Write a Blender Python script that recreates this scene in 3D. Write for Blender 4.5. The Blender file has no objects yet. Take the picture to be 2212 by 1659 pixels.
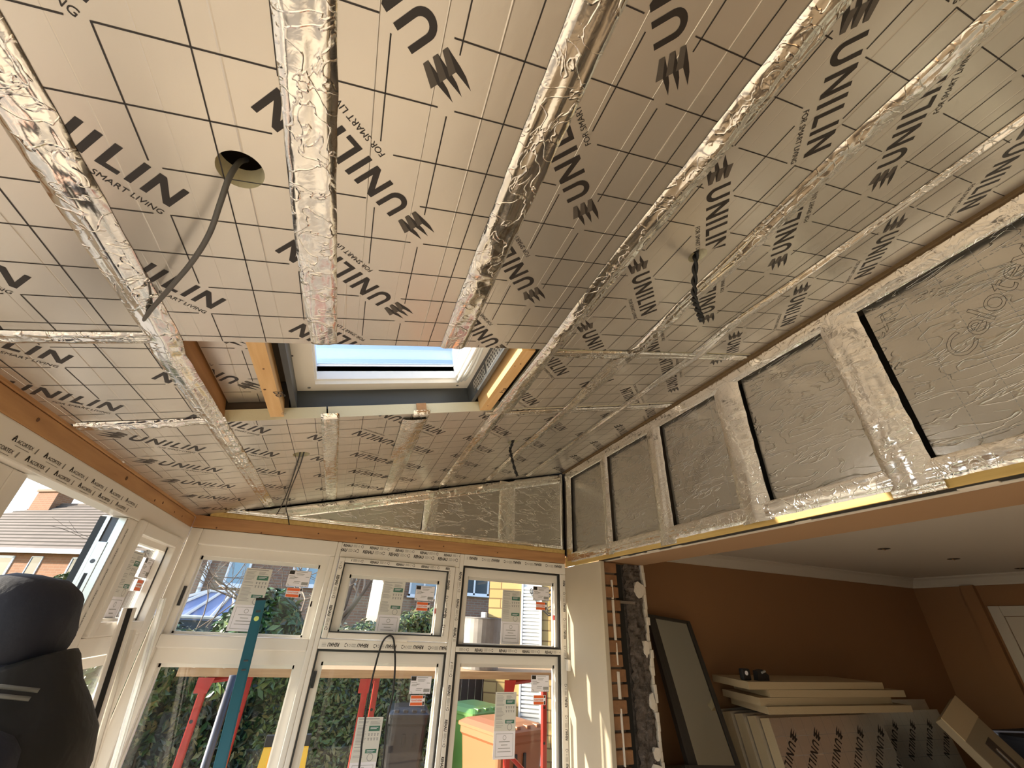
import bpy, bmesh, math, random
from mathutils import Vector, Matrix, noise
from mathutils.geometry import tessellate_polygon

SC = bpy.context.scene
COL = SC.collection
PI = math.pi
random.seed(7)

# ------------------------------------------------------------------ camera
YAW, PIT, ROLL = 0.3345, 0.5298, 0.0506
cy_, sy_, cp_, sp_ = math.cos(YAW), math.sin(YAW), math.cos(PIT), math.sin(PIT)
fwd = Vector((sy_ * cp_, cy_ * cp_, sp_)); rgt = Vector((cy_, -sy_, 0)); upv = rgt.cross(fwd)
cr_, sr_ = math.cos(ROLL), math.sin(ROLL)
r2_ = rgt * cr_ + upv * sr_; u2_ = upv * cr_ - rgt * sr_
cam_d = bpy.data.cameras.new('camera'); cam = bpy.data.objects.new('camera', cam_d); COL.objects.link(cam)
cam.matrix_world = Matrix(((r2_.x, u2_.x, -fwd.x, 0), (r2_.y, u2_.y, -fwd.y, 0), (r2_.z, u2_.z, -fwd.z, 1.70), (0, 0, 0, 1)))
cam_d.sensor_width = 36.0; cam_d.sensor_fit = 'HORIZONTAL'; cam_d.lens = 882.05 / 2212 * 36.0
cam_d.clip_start = 0.02; cam_d.clip_end = 400
SC.camera = cam

# ------------------------------------------------------------------ world, sun, exposure
SUN_EL, SUN_DIR = math.radians(18.0), Vector((-4.2, 1.0, 0)).normalized()   # direction towards the sun
W = bpy.data.worlds.new('world'); SC.world = W; W.use_nodes = True
nt = W.node_tree; nt.nodes.clear()
wo = nt.nodes.new('ShaderNodeOutputWorld'); bg = nt.nodes.new('ShaderNodeBackground'); sky = nt.nodes.new('ShaderNodeTexSky')
sky.sky_type = 'NISHITA'; sky.sun_disc = False; sky.sun_elevation = math.radians(30)
sky.sun_rotation = math.atan2(SUN_DIR.x, SUN_DIR.y); sky.air_density = 1.0; sky.dust_density = 1.2; sky.ozone_density = 1.0
bg.inputs['Strength'].default_value = 0.30
nt.links.new(sky.outputs[0], bg.inputs[0]); nt.links.new(bg.outputs[0], wo.inputs[0])
sd = bpy.data.lights.new('sun', 'SUN'); sd.energy = 9.5; sd.angle = math.radians(0.7); sd.color = (1.0, 0.89, 0.72)
so = bpy.data.objects.new('sun', sd); COL.objects.link(so)
to_sun = Vector((SUN_DIR.x * math.cos(SUN_EL), SUN_DIR.y * math.cos(SUN_EL), math.sin(SUN_EL)))
so.rotation_euler = to_sun.to_track_quat('Z', 'Y').to_euler(); so.location = (-20, 6, 12)
SC.view_settings.view_transform = 'Standard'; SC.view_settings.look = 'None'
SC.view_settings.gamma = 1.0; SC.view_settings.exposure = 1.0; SC.view_settings.use_curve_mapping = False
SC.cycles.use_denoising = True
SC.cycles.max_bounces = 10; SC.cycles.diffuse_bounces = 5; SC.cycles.glossy_bounces = 5; SC.cycles.transparent_max_bounces = 12
SC.cycles.sample_clamp_indirect = 6.0; SC.cycles.caustics_refractive = False
SC.cycles.use_adaptive_sampling = True

# ------------------------------------------------------------------ materials
MATS = {}
def mat(name, col, rough=0.6, metal=0.0, bump=None, var=None, spec=0.5, coord='Object'):
    """bump = list of (noise scale, strength, distance, detail, distortion); var = (scale, amount, second colour)"""
    m = bpy.data.materials.new(name); m.use_nodes = True; MATS[name] = m
    n, l = m.node_tree.nodes, m.node_tree.links
    b = n['Principled BSDF']
    b.inputs['Base Color'].default_value = (*col, 1); b.inputs['Roughness'].default_value = rough
    b.inputs['Metallic'].default_value = metal; b.inputs['Specular IOR Level'].default_value = spec
    tc = n.new('ShaderNodeTexCoord')
    if var:
        nz = n.new('ShaderNodeTexNoise'); nz.inputs['Scale'].default_value = var[0]; nz.inputs['Detail'].default_value = 5
        mp = n.new('ShaderNodeMapping')
        if len(var) > 3: mp.inputs['Scale'].default_value = var[3]
        l.new(tc.outputs[coord], mp.inputs[0]); l.new(mp.outputs[0], nz.inputs['Vector'])
        rp = n.new('ShaderNodeValToRGB'); rp.color_ramp.elements[0].position = 0.5 - var[1]; rp.color_ramp.elements[1].position = 0.5 + var[1]
        rp.color_ramp.elements[0].color = (*col, 1); rp.color_ramp.elements[1].color = (*var[2], 1)
        l.new(nz.outputs[0], rp.inputs[0]); l.new(rp.outputs[0], b.inputs['Base Color'])
    prev = None
    for bp in (bump or []):
        nz = n.new('ShaderNodeTexNoise'); nz.inputs['Scale'].default_value = bp[0]; nz.inputs['Detail'].default_value = bp[3]
        nz.inputs['Distortion'].default_value = bp[4]
        src = tc.outputs[coord]
        if len(bp) > 5:
            mp = n.new('ShaderNodeMapping'); mp.inputs['Scale'].default_value = bp[5]; l.new(src, mp.inputs[0]); src = mp.outputs[0]
        l.new(src, nz.inputs['Vector'])
        o = nz.outputs[0]
        if len(bp) > 6:      # ridged: thin creases
            mm = n.new('ShaderNodeMath'); mm.operation = 'SUBTRACT'; mm.inputs[1].default_value = 0.5; l.new(o, mm.inputs[0])
            ab = n.new('ShaderNodeMath'); ab.operation = 'ABSOLUTE'; l.new(mm.outputs[0], ab.inputs[0])
            mr = n.new('ShaderNodeMapRange'); mr.inputs[1].default_value = 0; mr.inputs[2].default_value = bp[6]; mr.inputs[3].default_value = 1; mr.inputs[4].default_value = 0
            l.new(ab.outputs[0], mr.inputs[0]); o = mr.outputs[0]
        bm_ = n.new('ShaderNodeBump'); bm_.inputs['Strength'].default_value = bp[1]; bm_.inputs['Distance'].default_value = bp[2]
        l.new(o, bm_.inputs['Height'])
        if prev: l.new(prev.outputs[0], bm_.inputs['Normal'])
        prev = bm_
    if prev: l.new(prev.outputs[0], b.inputs['Normal'])
    return m

mat('foil_board', (0.66, 0.61, 0.54), 0.30, 0.80, bump=[(9, 0.10, 0.006, 3, 0.6), (45, 0.10, 0.002, 4, 0.8), (1, 0.30, 0.0025, 1, 0.4, (16, 0.22, 16), 0.010)])
mat('foil_wall', (0.52, 0.49, 0.44), 0.27, 0.85, bump=[(14, 0.16, 0.006, 3, 0.8), (8, 0.5, 0.004, 3, 1.2, (1, 0.6, 2.2), 0.022), (60, 0.16, 0.002, 4, 1.0)])
mat('foil_tape', (0.82, 0.79, 0.74), 0.14, 0.98, bump=[(1, 0.35, 0.012, 3, 0.6, (14, 3, 14)), (55, 0.14, 0.002, 4, 1.2), (18, 0.30, 0.003, 2, 1.0, (1, 1, 1), 0.03)])
mat('foam', (0.74, 0.68, 0.48), 0.85, bump=[(120, 0.3, 0.003, 3, 0)])
mat('foam_dirty', (0.52, 0.45, 0.28), 0.85, bump=[(120, 0.3, 0.003, 3, 0)], var=(14, 0.2, (0.62, 0.55, 0.37)))
mat('ink', (0.018, 0.013, 0.011), 0.45)
mat('ink_grey', (0.075, 0.062, 0.050), 0.45)
mat('ink_faint', (0.20, 0.18, 0.16), 0.5)
mat('pine', (0.52, 0.285, 0.12), 0.6, bump=[(30, 0.12, 0.003, 3, 0, (6, 0.4, 6))], var=(7, 0.22, (0.37, 0.185, 0.075), (5, 0.5, 5)))
mat('pine_x', (0.50, 0.265, 0.11), 0.6, bump=[(30, 0.12, 0.003, 3, 0, (0.4, 6, 6))], var=(7, 0.22, (0.35, 0.17, 0.07), (0.5, 5, 5)))
mat('pine_pale', (0.72, 0.47, 0.22), 0.6, bump=[(30, 0.12, 0.003, 3, 0, (6, 0.4, 6))], var=(8, 0.22, (0.60, 0.35, 0.14), (6, 0.5, 6)))
mat('pine_yellow', (0.60, 0.42, 0.15), 0.6, bump=[(30, 0.12, 0.003, 3, 0, (6, 0.4, 6))], var=(8, 0.22, (0.46, 0.30, 0.09), (6, 0.4, 6)))
mat('knot', (0.12, 0.05, 0.02), 0.7)
mat('upvc', (0.78, 0.74, 0.68), 0.28, bump=[(4, 0.05, 0.01, 2, 0)])
mat('gasket', (0.012, 0.012, 0.013), 0.4)
mat('spacer', (0.72, 0.70, 0.66), 0.3, 0.3)
mat('kerb_grey', (0.055, 0.06, 0.065), 0.45)
mat('cream_paint', (0.80, 0.75, 0.66), 0.35)
mat('white_paint', (0.86, 0.87, 0.88), 0.35)
mat('black', (0.012, 0.012, 0.013), 0.5)
mat('cable_grey', (0.085, 0.08, 0.075), 0.5)
mat('steel', (0.62, 0.63, 0.64), 0.25, 0.9)
mat('steel_dark', (0.10, 0.10, 0.11), 0.35, 0.8)
mat('plaster', (0.47, 0.40, 0.30), 0.8, bump=[(6, 0.1, 0.01, 4, 0)], var=(3, 0.25, (0.43, 0.365, 0.27)))
mat('plaster_white', (0.60, 0.54, 0.46), 0.85, bump=[(60, 0.4, 0.006, 4, 0)])
mat('tan_paint', (0.30, 0.18, 0.095), 0.7, var=(2, 0.3, (0.28, 0.165, 0.085)))
mat('brown_wall', (0.26, 0.13, 0.055), 0.75, bump=[(8, 0.05, 0.01, 3, 0)], var=(1.5, 0.3, (0.23, 0.115, 0.05)))
mat('white_ceiling', (0.50, 0.46, 0.40), 0.8, bump=[(5, 0.04, 0.01, 3, 0)])
mat('brick_orange', (0.27, 0.13, 0.055), 0.9, bump=[(50, 0.5, 0.006, 4, 0)], var=(18, 0.2, (0.19, 0.095, 0.045)))
mat('block_dark', (0.055, 0.042, 0.034), 0.95, bump=[(45, 1.0, 0.015, 5, 0)], var=(25, 0.2, (0.12, 0.095, 0.08)))
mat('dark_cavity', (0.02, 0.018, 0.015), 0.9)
mat('mortar', (0.12, 0.09, 0.065), 0.9, bump=[(70, 0.5, 0.006, 4, 0)])
mat('screed', (0.66, 0.585, 0.48), 0.75, bump=[(12, 0.2, 0.01, 4, 0)], var=(3, 0.25, (0.58, 0.50, 0.40)))
mat('old_floor', (0.22, 0.16, 0.10), 0.75)
mat('osb_dark', (0.14, 0.10, 0.06), 0.9)
mat('paper_grey', (0.66, 0.65, 0.61), 0.6)
mat('red_plastic', (0.30, 0.02, 0.015), 0.4)
mat('foam_dim_warm', (0.42, 0.325, 0.20), 0.85, bump=[(120, 0.3, 0.003, 3, 0)])  # foam browned and darkened: the dark room's warm light put into its colour
mat('tile_gap', (0.018, 0.013, 0.010), 0.9)
mat('twig_pale', (0.30, 0.22, 0.15), 0.8)
mat('paper_white', (0.82, 0.80, 0.86), 0.6)
mat('label_orange', (0.80, 0.14, 0.03), 0.5)
mat('label_green', (0.05, 0.17, 0.12), 0.5)
mat('print_grey', (0.30, 0.30, 0.30), 0.6)
mat('teal', (0.01, 0.115, 0.165), 0.3)
mat('vial', (0.75, 0.85, 0.25), 0.2)
mat('navy', (0.009, 0.0115, 0.024), 0.7, bump=[(90, 0.3, 0.003, 3, 0)])
mat('gap_brown', (0.13, 0.08, 0.035), 0.9)
mat('gilet', (0.0060, 0.0052, 0.0040), 0.65, bump=[(12, 0.4, 0.02, 3, 0.5)])
mat('trousers', (0.03, 0.03, 0.032), 0.8)
mat('piping', (0.16, 0.16, 0.15), 0.5)
mat('skin', (0.55, 0.33, 0.24), 0.5)
mat('leather', (0.05, 0.035, 0.025), 0.5)
mat('red_paint', (0.40, 0.02, 0.014), 0.35, var=(12, 0.25, (0.30, 0.018, 0.012)))
mat('plank_wood', (0.40, 0.26, 0.135), 0.7, bump=[(30, 0.2, 0.003, 3, 0, (0.5, 6, 6))], var=(9, 0.22, (0.30, 0.18, 0.09), (0.5, 6, 6)))
mat('plank_bark', (0.75, 0.62, 0.42), 0.9, bump=[(25, 1, 0.02, 4, 0)])
mat('yellow_paint', (0.78, 0.46, 0.02), 0.35)
mat('bin_green', (0.085, 0.20, 0.045), 0.4)
mat('bin_brown', (0.26, 0.10, 0.040), 0.45)
mat('bin_black', (0.02, 0.02, 0.022), 0.4)
mat('grass', (0.09, 0.12, 0.035), 0.95, bump=[(30, 1, 0.03, 4, 0)], var=(4, 0.2, (0.16, 0.13, 0.06)))
mat('paving', (0.26, 0.235, 0.20), 0.85, bump=[(20, 0.4, 0.01, 4, 0)])
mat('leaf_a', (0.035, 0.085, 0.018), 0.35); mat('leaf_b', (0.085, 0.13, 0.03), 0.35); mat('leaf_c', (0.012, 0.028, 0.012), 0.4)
mat('leaf_d', (0.17, 0.16, 0.055), 0.45); mat('hedge_core', (0.012, 0.016, 0.008), 0.95)  # leaf_b and leaf_d lightened: sun on the foliage put into their colour
mat('fence_wood', (0.07, 0.05, 0.035), 0.9)
mat('bark', (0.10, 0.068, 0.045), 0.9); mat('twig', (0.16, 0.11, 0.075), 0.8)
mat('tile_roof', (0.080, 0.060, 0.047), 0.8, var=(1.2, 0.2, (0.115, 0.088, 0.068)))
mat('fascia', (0.72, 0.76, 0.82), 0.5)
mat('window_dark', (0.05, 0.07, 0.09), 0.12)
mat('window_blue', (0.22, 0.36, 0.48), 0.12)
mat('conservatory_blue', (0.12, 0.17, 0.33), 0.4)
mat('drum_grey', (0.12, 0.11, 0.10), 0.6, var=(6, 0.2, (0.22, 0.20, 0.18)))
mat('white_slat', (0.60, 0.60, 0.58), 0.4)
mat('mirror_glass', (0.55, 0.58, 0.55), 0.06, 1.0)
mat('mirror_frame', (0.03, 0.026, 0.022), 0.4)
mat('cardboard', (0.24, 0.19, 0.125), 0.75)
mat('poly_wrap', (0.82, 0.84, 0.82), 0.25)

def brick_mat(name, c1, c2, mortar, scale, bw, bh, msize=0.012):
    m = bpy.data.materials.new(name); m.use_nodes = True; MATS[name] = m
    n, l = m.node_tree.nodes, m.node_tree.links; b = n['Principled BSDF']; b.inputs['Roughness'].default_value = 0.9
    uv = n.new('ShaderNodeUVMap'); br = n.new('ShaderNodeTexBrick')
    br.inputs['Color1'].default_value = (*c1, 1); br.inputs['Color2'].default_value = (*c2, 1); br.inputs['Mortar'].default_value = (*mortar, 1)
    br.inputs['Scale'].default_value = scale; br.inputs['Brick Width'].default_value = bw; br.inputs['Row Height'].default_value = bh
    br.inputs['Mortar Size'].default_value = msize; br.inputs['Bias'].default_value = 0
    l.new(uv.outputs[0], br.inputs[0]); l.new(br.outputs['Color'], b.inputs['Base Color'])
    bp = n.new('ShaderNodeBump'); bp.inputs['Strength'].default_value = 0.6; bp.inputs['Distance'].default_value = 0.01; bp.invert = True
    l.new(br.outputs['Fac'], bp.inputs['Height']); l.new(bp.outputs[0], b.inputs['Normal'])
brick_mat('brick_house', (0.24, 0.135, 0.09), (0.18, 0.10, 0.07), (0.22, 0.18, 0.145), 1, 0.225, 0.075)
brick_mat('brick_far', (0.24, 0.105, 0.045), (0.20, 0.085, 0.038), (0.25, 0.16, 0.10), 1, 0.5, 0.16)
brick_mat('block_yellow', (0.34, 0.235, 0.085), (0.40, 0.285, 0.115), (0.17, 0.105, 0.04), 1, 0.44, 0.15, 0.010)

def glass_mat(name, tint, refl=0.35):
    m = bpy.data.materials.new(name); m.use_nodes = True; MATS[name] = m
    n, l = m.node_tree.nodes, m.node_tree.links; n.clear()
    o = n.new('ShaderNodeOutputMaterial'); mx = n.new('ShaderNodeMixShader'); t = n.new('ShaderNodeBsdfTransparent'); g = n.new('ShaderNodeBsdfGlossy')
    fr = n.new('ShaderNodeFresnel'); fr.inputs['IOR'].default_value = 1.45
    mu = n.new('ShaderNodeMath'); mu.operation = 'MULTIPLY'; mu.inputs[1].default_value = refl
    t.inputs[0].default_value = (*tint, 1); g.inputs['Roughness'].default_value = 0.02; g.inputs[0].default_value = (1, 1, 1, 1)
    l.new(fr.outputs[0], mu.inputs[0]); l.new(mu.outputs[0], mx.inputs[0]); l.new(t.outputs[0], mx.inputs[1]); l.new(g.outputs[0], mx.inputs[2]); l.new(mx.outputs[0], o.inputs[0])
glass_mat('glass', (0.985, 0.99, 0.985), 0.45); glass_mat('film', (0.93, 0.93, 0.90), 1.0)

# ------------------------------------------------------------------ mesh helpers
class MB:
    """collects shapes in world coordinates (through self.T) and links them as ONE mesh object"""
    def __init__(s, T=None): s.v = []; s.f = []; s.m = []; s.uv = {}; s.T = T; s.smooth = False
    def pt(s, p):
        p = Vector(p); s.v.append(s.T @ p if s.T else p); return len(s.v) - 1
    def face(s, pts, m=0, uv=None):
        s.f.append([s.pt(p) for p in pts]); s.m.append(m)
        if uv: s.uv[len(s.f) - 1] = uv
        return s
    def box(s, x0, x1, y0, y1, z0, z1, m=0, bev=0.0):
        x0, x1 = min(x0, x1), max(x0, x1); y0, y1 = min(y0, y1), max(y0, y1); z0, z1 = min(z0, z1), max(z0, z1)
        if bev > 0:
            bm_ = bmesh.new(); bmesh.ops.create_cube(bm_, size=1.0)
            for v in bm_.verts: v.co = Vector(((x0 + x1) / 2 + v.co.x * (x1 - x0), (y0 + y1) / 2 + v.co.y * (y1 - y0), (z0 + z1) / 2 + v.co.z * (z1 - z0)))
            bmesh.ops.bevel(bm_, geom=list(bm_.edges), offset=min(bev, 0.45 * min(x1 - x0, y1 - y0, z1 - z0)), segments=2, affect='EDGES', profile=0.6)
            s.add_bm(bm_, m); return s
        c = [(x, y, z) for z in (z0, z1) for y in (y0, y1) for x in (x0, x1)]
        i = [s.pt(p) for p in c]
        for q in ((0, 2, 3, 1), (4, 5, 7, 6), (0, 1, 5, 4), (2, 6, 7, 3), (0, 4, 6, 2), (1, 3, 7, 5)):
            s.f.append([i[k] for k in q]); s.m.append(m)
        return s
    def add_bm(s, bm_, m=0):
        bm_.verts.ensure_lookup_table(); base = [s.pt(v.co) for v in bm_.verts]
        for f in bm_.faces: s.f.append([base[v.index] for v in f.verts]); s.m.append(m)
        bm_.free()
    def prism(s, poly, ext, m=0):
        """poly = list of 3D points (planar), extruded by vector ext"""
        e = Vector(ext); a = [s.pt(p) for p in poly]; b = [s.pt(Vector(p) + e) for p in poly]
        tri = tessellate_polygon([[Vector(p) for p in poly]])
        for t in tri: s.f.append([a[k] for k in t]); s.m.append(m); s.f.append([b[k] for k in reversed(t)]); s.m.append(m)
        n = len(poly)
        for k in range(n): s.f.append([a[k], a[(k + 1) % n], b[(k + 1) % n], b[k]]); s.m.append(m)
        return s
    def tube(s, pts, r, m=0, seg=10, caps=True):
        pts = [Vector(p) for p in pts]; rings = []; nrm = None
        rs = r if isinstance(r, (list, tuple)) else [r] * len(pts)
        for k, p in enumerate(pts):
            t = (pts[min(k + 1, len(pts) - 1)] - pts[max(k - 1, 0)]).normalized()
            if nrm is None: nrm = t.orthogonal().normalized()
            else:
                nrm = nrm - t * nrm.dot(t)
                nrm = nrm.normalized() if nrm.length > 1e-6 else t.orthogonal().normalized()
            b = t.cross(nrm)
            rings.append([s.pt(p + (nrm * math.cos(2 * PI * a / seg) + b * math.sin(2 * PI * a / seg)) * rs[k]) for a in range(seg)])
        for a, b in zip(rings, rings[1:]):
            for k in range(seg): s.f.append([a[k], a[(k + 1) % seg], b[(k + 1) % seg], b[k]]); s.m.append(m)
        if caps: s.f.append(list(reversed(rings[0]))); s.m.append(m); s.f.append(rings[-1]); s.m.append(m)
        return s
    def loft(s, rings, m=0, caps=True):
        rs = [[s.pt(p) for p in r] for r in rings]; n = len(rs[0])
        for a, b in zip(rs, rs[1:]):
            for k in range(n): s.f.append([a[k], a[(k + 1) % n], b[(k + 1) % n], b[k]]); s.m.append(m)
        if caps: s.f.append(list(reversed(rs[0]))); s.m.append(m); s.f.append(rs[-1]); s.m.append(m)
        return s
    def disc(s, c, n, r, t, m=0, seg=20):
        n = Vector(n).normalized(); return s.tube([Vector(c), Vector(c) + n * t], r, m, seg)
    def grid(s, fn, nu, nv, m=0):
        i = [[s.pt(fn(a / nu, b / nv)) for b in range(nv + 1)] for a in range(nu + 1)]
        for a in range(nu):
            for b in range(nv): s.f.append([i[a][b], i[a + 1][b], i[a + 1][b + 1], i[a][b + 1]]); s.m.append(m)
        return s
    def flat(s, tris, O, U, V, m=0):
        O, U, V = Vector(O), Vector(U), Vector(V)
        for t in tris: s.face([O + U * p[0] + V * p[1] for p in t], m)
        return s
    def build(s, name, mats, parent=None, smooth=None, **props):
        L = parent.matrix_world.translation if parent else Vector((0, 0, 0))
        if parent: L = Vector(wloc(parent))
        me = bpy.data.meshes.new(name); me.from_pydata([tuple(v - L) for v in s.v], [], s.f)
        for k in (mats if isinstance(mats, (list, tuple)) else [mats]): me.materials.append(MATS[k])
        me.polygons.foreach_set('material_index', s.m)
        if s.uv:
            ul = me.uv_layers.new(name='UVMap')
            for fi, uvs in s.uv.items():
                for li, q in zip(me.polygons[fi].loop_indices, uvs): ul.data[li].uv = q
        if smooth if smooth is not None else s.smooth: me.polygons.foreach_set('use_smooth', [True] * len(me.polygons))
        me.update(); o = bpy.data.objects.new(name, me); COL.objects.link(o)
        if parent: o.parent = parent
        for k, q in props.items(): o[k] = q
        return o

WL = {}
def wloc(o):
    if o.name in WL: return WL[o.name]
    p = Vector(o.location)
    while o.parent: o = o.parent; p += Vector(o.location)
    return p
def thing(name, label, cat, loc=(0, 0, 0), group=None):
    o = bpy.data.objects.new(name, None); COL.objects.link(o); o.location = loc; o.empty_display_size = 0.05
    o['label'] = label; o['category'] = cat
    if group: o['group'] = group
    return o
def tag(o, label, cat, group=None):
    o['label'] = label; o['category'] = cat
    if group: o['group'] = group
    return o
def knots(t, pts, n, th=.0006):
    for c, r in pts: MB().disc(Vector(c), n, r, th, 0, 12).build('knot', 'knot', t)
def fillrim(b, o, i, y0, y1, m=0):      # frame filling from the rectangle o to the rectangle i (x0, x1, z0, z1)
    b.box(o[0], i[0], y0, y1, o[2], o[3], m); b.box(i[1], o[1], y0, y1, o[2], o[3], m); b.box(i[0], i[1], y0, y1, i[3], o[3], m); b.box(i[0], i[1], y0, y1, o[2], i[2], m)
def struct(o): o['kind'] = 'structure'; return o
def sroot(name, loc=(0, 0, 0)):
    o = bpy.data.objects.new(name, None); COL.objects.link(o); o.location = loc; o.empty_display_size = 0.05; o['kind'] = 'structure'; return o

# ---- text and printed marks as 2D triangle lists
_txt = {}
def text2d(txt, size=1.0, bold=0.0, shear=0.0, xs=1.0, outline=0.0):
    key = (txt, bold, shear, outline)
    if key not in _txt:
        cu = bpy.data.curves.new('t', 'FONT'); cu.body = txt; cu.size = 1.0; cu.offset = bold; cu.shear = shear; cu.resolution_u = 3
        if outline: cu.fill_mode = 'NONE'; cu.bevel_depth = outline; cu.bevel_resolution = 0
        ob = bpy.data.objects.new('t', cu); COL.objects.link(ob)
        dg = bpy.context.evaluated_depsgraph_get(); ev = ob.evaluated_get(dg); me = ev.to_mesh()
        _txt[key] = [[(me.vertices[i].co.x, me.vertices[i].co.y) for i in p.vertices] for p in me.polygons]
        ev.to_mesh_clear(); bpy.data.objects.remove(ob); bpy.data.curves.remove(cu)
    return [[(x * size * xs, y * size) for x, y in t] for t in _txt[key]]
def width(tris): return max(p[0] for t in tris for p in t)
def shift(tris, dx, dy): return [[(x + dx, y + dy) for x, y in t] for t in tris]
def rect2(x0, y0, x1, y1): return [[(x0, y0), (x1, y0), (x1, y1), (x0, y1)]]
def poly2(p): return [[p[i] for i in t] for t in tessellate_polygon([[Vector((a, b, 0)) for a, b in p]])]
def clip(poly, x0, x1, y0, y1):
    for ax, lim, sg in ((0, x0, 1), (0, x1, -1), (1, y0, 1), (1, y1, -1)):
        out = []
        for k in range(len(poly)):
            a, b = poly[k - 1], poly[k]; ia, ib = (a[ax] - lim) * sg >= 0, (b[ax] - lim) * sg >= 0
            if ia != ib:
                t = (lim - a[ax]) / (b[ax] - a[ax]); out.append((a[0] + (b[0] - a[0]) * t, a[1] + (b[1] - a[1]) * t))
            if ib: out.append(b)
        poly = out
        if len(poly) < 3: return None
    return poly

# ------------------------------------------------------------------ room dimensions (metres)
XL, XR, YF = -0.93, 1.592, 3.10          # left wall, house wall, far window wall (inner faces)
ZL, ZR = 2.187, 2.8526                   # ceiling height at the left and right wall
SLO = (ZR - ZL) / (XR - XL); TH = math.atan(SLO); CT, ST = math.cos(TH), math.sin(TH)
YB = -1.6                                # wall behind
def CP(s, y, h=0.0):                     # point on the sloping ceiling: s up the slope, h above its underside
    return Vector((s * CT - h * ST, y, ZL - SLO * XL + s * ST + h * CT))
def zc(x): return ZL + SLO * (x - XL)

# ------------------------------------------------------------------ floor and far structure of the room
struct(MB().box(XL - .15, XR, YB - .2, YF + .1, -0.12, 0.0).build('floor', 'screed'))

# roof deck over the boards, open where the roof window sits
S0, S1 = XL / CT - .25, (XR + .02) / CT
d = MB()
def slab(b, s0, s1, y0, y1, h0, h1, m=0):
    c = [CP(s, y, h) for h in (h0, h1) for y in (y0, y1) for s in (s0, s1)]; i = [b.pt(p) for p in c]
    for q in ((0, 2, 3, 1), (4, 5, 7, 6), (0, 1, 5, 4), (2, 6, 7, 3), (0, 4, 6, 2), (1, 3, 7, 5)): b.f.append([i[k] for k in q]); b.m.append(m)
    return b
KS0, KS1, KY0, KY1 = -0.335, 0.422, 0.80, 1.70       # roof window kerb (outer)
slab(d, S0, KS0 - .01, YB - .3, YF + .25, .17, .22); slab(d, KS1 + .01, S1, YB - .3, YF + .25, .17, .22)
slab(d, KS0 - .01, KS1 + .01, YB - .3, KY0 - .01, .17, .22); slab(d, KS0 - .01, KS1 + .01, KY1 + .01, YF + .25, .17, .22)
struct(d.build('ceiling', 'osb_dark'))

# ------------------------------------------------------------------ ceiling insulation boards with their print
LET = {'U': None}
def arcU():
    o = [(0, .0545), (0, .0235)]; R, cx, cy = .02125, .02125, .0205
    for k in range(13):
        a = PI + PI * k / 12; o.append((cx + R * math.cos(a), cy + .0205 * math.sin(a)))
    o += [(.0425, .0545), (.0325, .0545)]
    for k in range(13):
        a = -PI * k / 12; o.append((cx + .0113 * math.cos(a), cy + .0025 + .0115 * math.sin(a)))
    o += [(.010, .0545)]; return poly2(o)
def letN(x): return poly2([(x, 0), (x, .0545), (x + .0105, .0545), (x + .0355, .0185), (x + .0355, .0545), (x + .0455, .0545), (x + .0455, 0), (x + .0350, 0), (x + .0100, .036), (x + .0100, 0)])
UNI = arcU() + letN(.056) + rect2(.114, 0, .124, .0545) + poly2([(.1385, 0), (.1385, .0545), (.1485, .0545), (.1485, .009), (.168, .009), (.168, 0)]) + rect2(.1765, 0, .1865, .0545) + letN(.199)
LOGO_D, LOGO_G = [], []
for dy in (0, .0172, .0344):
    LOGO_G.append([(-.018, .013 + dy), (-.018, .0038 + dy), (-.0525, .0104 + dy), (-.0525, .0225 + dy)])
    LOGO_D += poly2([(-.018, .0038 + dy), (-.050, .0005 + dy), (-.066, .0000 + dy), (-.088, .0035 + dy), (-.0525, .0104 + dy)])
_s = text2d('FOR SMART LIVING', 1.0); _k = .136 / width(_s)
SLOG = [[(x * _k + .110, y * .0165 - .0262) for x, y in t] for t in _s]
R2 = math.sqrt(.5)
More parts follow.
